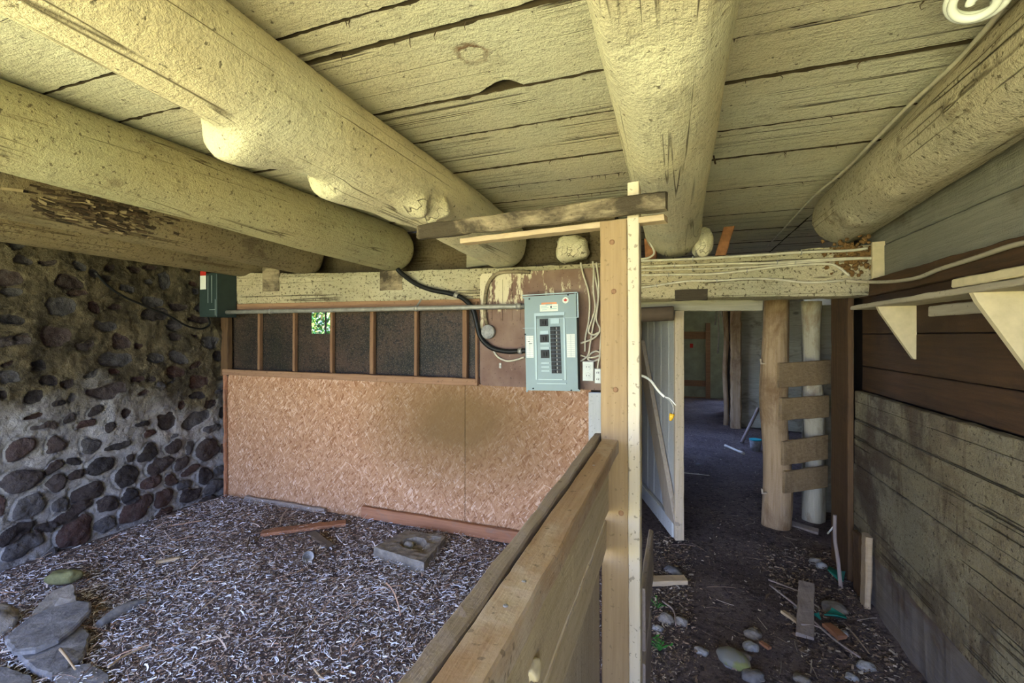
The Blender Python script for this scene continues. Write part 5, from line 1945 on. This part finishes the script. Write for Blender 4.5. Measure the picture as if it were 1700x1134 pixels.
# crushed pale cup
c = on_floor(508, 932, 0.0)
b = MB()
b.lathe(c + Vector((0.01, 0, 0.035)), (0.8, -0.5, 0.35), [(-0.03, 0.022), (0.0, 0.030), (0.028, 0.036), (0.026, 0.032), (-0.026, 0.018)], 18)
tag(obj('crushed_cup', b, M['pale_stone']), 'small crushed pale cup lying on the shavings', 'cup')
stick('dark curved twig at the bottom middle of the stall floor', [(470, 1134), (480, 1100), (490, 1070), (500, 1050)], 0.006, 'twig_dark')
stick('straight pale stick over the slabs at the bottom left', [(100, 1100), (112, 1117), (125, 1138)], 0.006, 'straw', lift=0.07)
stick('brown twig below the strand board joint', [(405, 925), (412, 905), (418, 885)], 0.006, 'twig_dark')
stick('thin brown twig on the left half of the stall floor', [(180, 1118), (205, 1098), (235, 1083)], 0.005, 'straw', lift=0.03)
stick('curled twig near the bottom edge of the stall floor', [(522, 1118), (532, 1130), (545, 1138)], 0.005, 'straw')
stick('thin twig left of the crushed cup', [(420, 905), (432, 893), (428, 878)], 0.005, 'twig_dark')

# ---- passage rubble
board('pinkish board scrap on the ground right of the post', (1074, 968), (1138, 967), 0.07, 0.03, 'pale_x', 0.03)
board('grey plank piece standing nearly upright in the rubble by the right wall', (1336, 1064), (1339, 992), 0.075, 0.02, 'rail_grey', 0.03, up=(0, 0, 1), dz1=0.06)
board('pink-brown board scrap at the foot of the right wall', (1372, 1045), (1398, 1068), 0.05, 0.02, 'red_x', 0.03)
board('short flat wood scrap among the straw in the passage', (1300, 1022), (1326, 1040), 0.03, 0.012, 'pale_x', 0.03)
board('little wooden chip beside the two pebbles in the passage', (1262, 1068), (1278, 1078), 0.025, 0.012, 'red_x', 0.02)
stick('long thin pale stick slanting across the rubble by the right wall', [(1278, 982), (1330, 1025), (1380, 1072), (1428, 1108)], 0.0055, 'twig', lift=0.05, taper=0.8)
stick('short straw-coloured stick above the long pale stick', [(1276, 968), (1300, 978), (1328, 990)], 0.005, 'twig', lift=0.04)
stick('second short stick crossing the grey plank piece', [(1330, 1050), (1352, 1052), (1372, 1062)], 0.005, 'twig', lift=0.05)
stick('thin stick on the ground by the foot of the post', [(1100, 1000), (1118, 1015), (1122, 1040)], 0.005, 'twig', lift=0.02)
stick('pale stick lying far down in the passage', [(1204, 740), (1235, 754)], 0.02, 'cable', lift=0.02, taper=0.9)
stick('thin pale straw lying across the middle of the passage', [(1135, 784), (1178, 788)], 0.007, 'cable', lift=0.01)
peb = [(1250, 1052, .042, .026, 'rounded pale brown pebble in the middle of the passage', 'concrete'),
       (1246, 1071, .040, .024, 'pale grey pebble just below the brown one in the passage', 'pale_stone'),
       (1236, 1086, .030, .022, 'small grey pebble touching the large mossy stone', 'concrete'),
       (1438, 1108, .040, .022, 'white stone at the foot of the right wall', 'pale_stone'),
       (1400, 1054, .024, .018, 'small white stone beside the hole in the right wall', 'pale_stone'),
       (1414, 1122, .028, .016, 'white stone at the bottom edge of the passage', 'pale_stone'),
       (1106, 1026, .045, .028, 'grey pebble at the left of the passage near the post', 'concrete'),
       (1131, 1030, .038, .026, 'second grey pebble near the post, right of its twin', 'concrete'),
       (1118, 948, .060, .03, 'grey stone above the pinkish board scrap', 'slate'),
       (1251, 1117, .055, .022, 'flat grey stone at the bottom edge of the passage', 'slate'),
       (1355, 935, .040, .03, 'pale stone at the foot of the upright brown board', 'concrete'),
       (1364, 943, .035, .03, 'second pale stone at the foot of the upright brown board', 'pale_stone'),
       (1385, 1012, .065, .04, 'brownish rock in the rubble by the right wall', 'concrete'),
       (1328, 1008, .035, .02, 'bluish stone chip left of the grey plank piece', 'slate'),
       (1165, 1078, .035, .016, 'light tan stone chip in the near passage', 'pale_stone'),
       (1092, 1040, .030, .015, 'white stone chip beside the post', 'pale_stone'),
       (1330, 1122, .035, .016, 'small tan stone at the bottom edge near the right wall', 'concrete'),
       (1160, 770, .045, .02, 'bluish stone in the middle of the passage', 'slate'),
       (1212, 1098, .03, .012, 'small dark stone left of the mossy stone', 'slate')]
for (px, py, r_, h_, lb, mm) in peb:
    b = MB()
    b.blob(on_floor(px, py, h_ * 0.15), (r_ * 0.9, r_ * 0.68, h_), 0.25, 12, rot=random.uniform(-0.6, 0.6), box=0.85)
    tag(obj('pebble', b, M[mm]), lb, 'stone')
b = MB()
b.blob(on_floor(1217, 1093, 0.02), (0.075, 0.055, 0.032), 0.12, 16, rot=-0.6)
t_ = NT('grey_stone_with_moss', 0.85)
c_ = t_.mix(t_.ramp(t_.noise(9, 4), [(0.50, 0), (0.6, 1)]), (0.21, 0.21, 0.18), (0.20, 0.21, 0.07))
ms = t_.out(c_, t_.noise(40, 4), 0.3, 0.004)
tag(obj('mossy_stone', b, ms), 'large oval stone with moss in the near passage', 'stone')
for (px, py, px2, py2, lb) in ((1368, 1032, 1406, 1038, 'large green bottle glass shard by the right wall'), (1376, 955, 1392, 975, 'blue-green crumpled shard below the upright board'), (1350, 1030, 1362, 1036, 'small green glass shard beside the grey plank piece')):
    b = MB()
    p, q_ = on_floor(px, py, 0.045), on_floor(px2, py2, 0.035)
    d_ = (q_ - p)
    s_ = Vector((-d_.y, d_.x, 0)) * 0.45
    mid = (p + q_) / 2 + Vector((0, 0, 0.018))
    b.prism([p, p + s_ * 0.6 + d_ * 0.3, mid + s_, q_ + s_ * 0.4, q_, mid - s_ * 0.5], (0, 0, -0.006))
    tag(obj('glass_shard', b, M['glass_green']), lb, 'glass')

# upright stick leaning at the right wall, with a pale side twig
foot = at(1408, 1108, X=0.88)
top_ = at(1387, 858, X=0.90)
root = thing('upright_branch', (foot.x, foot.y, 0.03), 'thin crooked branch standing upright against the right wall', 'branch')
b = MB()
pts = [at(1410, 1112, X=0.88), at(1402, 1040, X=0.90), at(1396, 980, X=0.91), at(1391, 930, X=0.905), at(1386, 895, X=0.90), at(1386, 855, X=0.90)]
b.tube(spline(pts, 6), 0.010, 10, rough=0.25)
obj('branch_stem', b, M['twig'], root)
q = MB()
q.tube([at(1386, 872, X=0.90), at(1374, 886, X=0.88)], 0.005, 8)
obj('side_twig', q, M['white_cable'], root, 'short white side twig')
b = MB()
p0, p1 = at(1437, 1000, X=0.965), at(1440, 888, X=0.975)
b.plank(p0 + Vector((0, 0, -0.02)), p1, (0, 1, 0), (1, 0, 0), 0.075, 0.03, 0.004, 0.02, 0.01)
tag(obj('wall_stake', b, M['pale_x']), 'short pale stake standing against the foot of the right wall', 'stake')
b = MB()
p0, p1 = at(1426, 1010, X=0.985), at(1424, 885, X=0.985)
b.plank(p0 + Vector((0, 0, -0.1)), p1, (0, 1, 0), (1, 0, 0), 0.09, 0.02, 0.006, 0.02, 0.006)
tag(obj('brown_stake', b, M['brown_z']), 'dark brown board end left of the pale stake at the wall foot', 'board')

# sprouts
for (px, py, n_, lb) in ((1092, 1006, 9, 'small green sprout at the left edge of the passage'), (1095, 1075, 16, 'green sprout near the bottom beside the post')):
    root = thing('green_sprout', on_floor(px, py, 0), lb, 'plant')
    q = MB()
    st_ = MB()
    base = on_floor(px, py, 0.0)
    for i in range(n_):
        a = random.uniform(0, 6.28)
        r_ = random.uniform(0.01, 0.06 if n_ > 10 else 0.035)
        tip = base + Vector((math.cos(a) * r_ * 1.4, math.sin(a) * r_, random.uniform(0.02, 0.055)))
        st_.tube([base, (base + tip) / 2 + Vector((0, 0, 0.008)), tip], 0.0013, 5)
        a2 = random.uniform(0, 6.28)
        u_ = Vector((math.cos(a2), math.sin(a2), 0.3)) * 0.012
        v__ = Vector((-math.sin(a2), math.cos(a2), 0.1)) * 0.006
        ids = [q.addv(tip - u_), q.addv(tip + v__), q.addv(tip + u_), q.addv(tip - v__)]
        q.face(ids)
    obj('leaves', q, M['leaf'], root)
    obj('stems', st_, M['leaf'], root)

# splinters hanging from the middle log and the seams
for (x0, y0, x1_, y1_, lb) in ((1177, 228, 1188, 272, 'dark splinter hanging at the right side of the broad middle log'), (1159, 348, 1165, 368, 'small dark splinter low on the right side of the broad middle log')):
    b = MB()
    p, q_ = at(x0, y0, X=0.17 if y0 < 300 else 0.16), at(x1_, y1_, X=0.18 if y0 < 300 else 0.165)
    b.plank(p, q_, (0, 1, 0), (1, 0, 0), 0.012, 0.006, 0.002, 0.01, 0.001)
    tag(obj('splinter', b, M['twig_dark']), lb, 'splinter')

# dusty cobweb threads hanging from the joints between boards and logs
b = MB()
for i in range(70):
    if random.random() < 0.6:
        x_, ylist = random.uniform(-1.0, -0.15), [q for q in main_seams if 0.6 < q < 3]
    elif random.random() < 0.6:
        x_, ylist = random.uniform(0.12, 0.72), [q for q in rs if 0.6 < q < 3]
    else:
        x_, ylist = random.uniform(-1.95, -1.35), [q for q in ls if 0.6 < q < 3]
    p = Vector((x_, random.choice(ylist) + random.uniform(-0.004, 0.004), CZ - 0.001))
    L = random.uniform(0.005, 0.03)
    a = random.uniform(-0.6, 0.6)
    b.tube([p, p + Vector((a * L, 0.1 * L, -L * 0.5)), p + Vector((a * L * 0.6, 0.2 * L, -L))], [0.0022, 0.0014, 0.0006], 5, rough=0.4)
tag(obj('cobweb_threads', b, M['twig_dark']), 'dusty cobweb threads hanging from the ceiling joints', 'cobweb', kind='stuff')
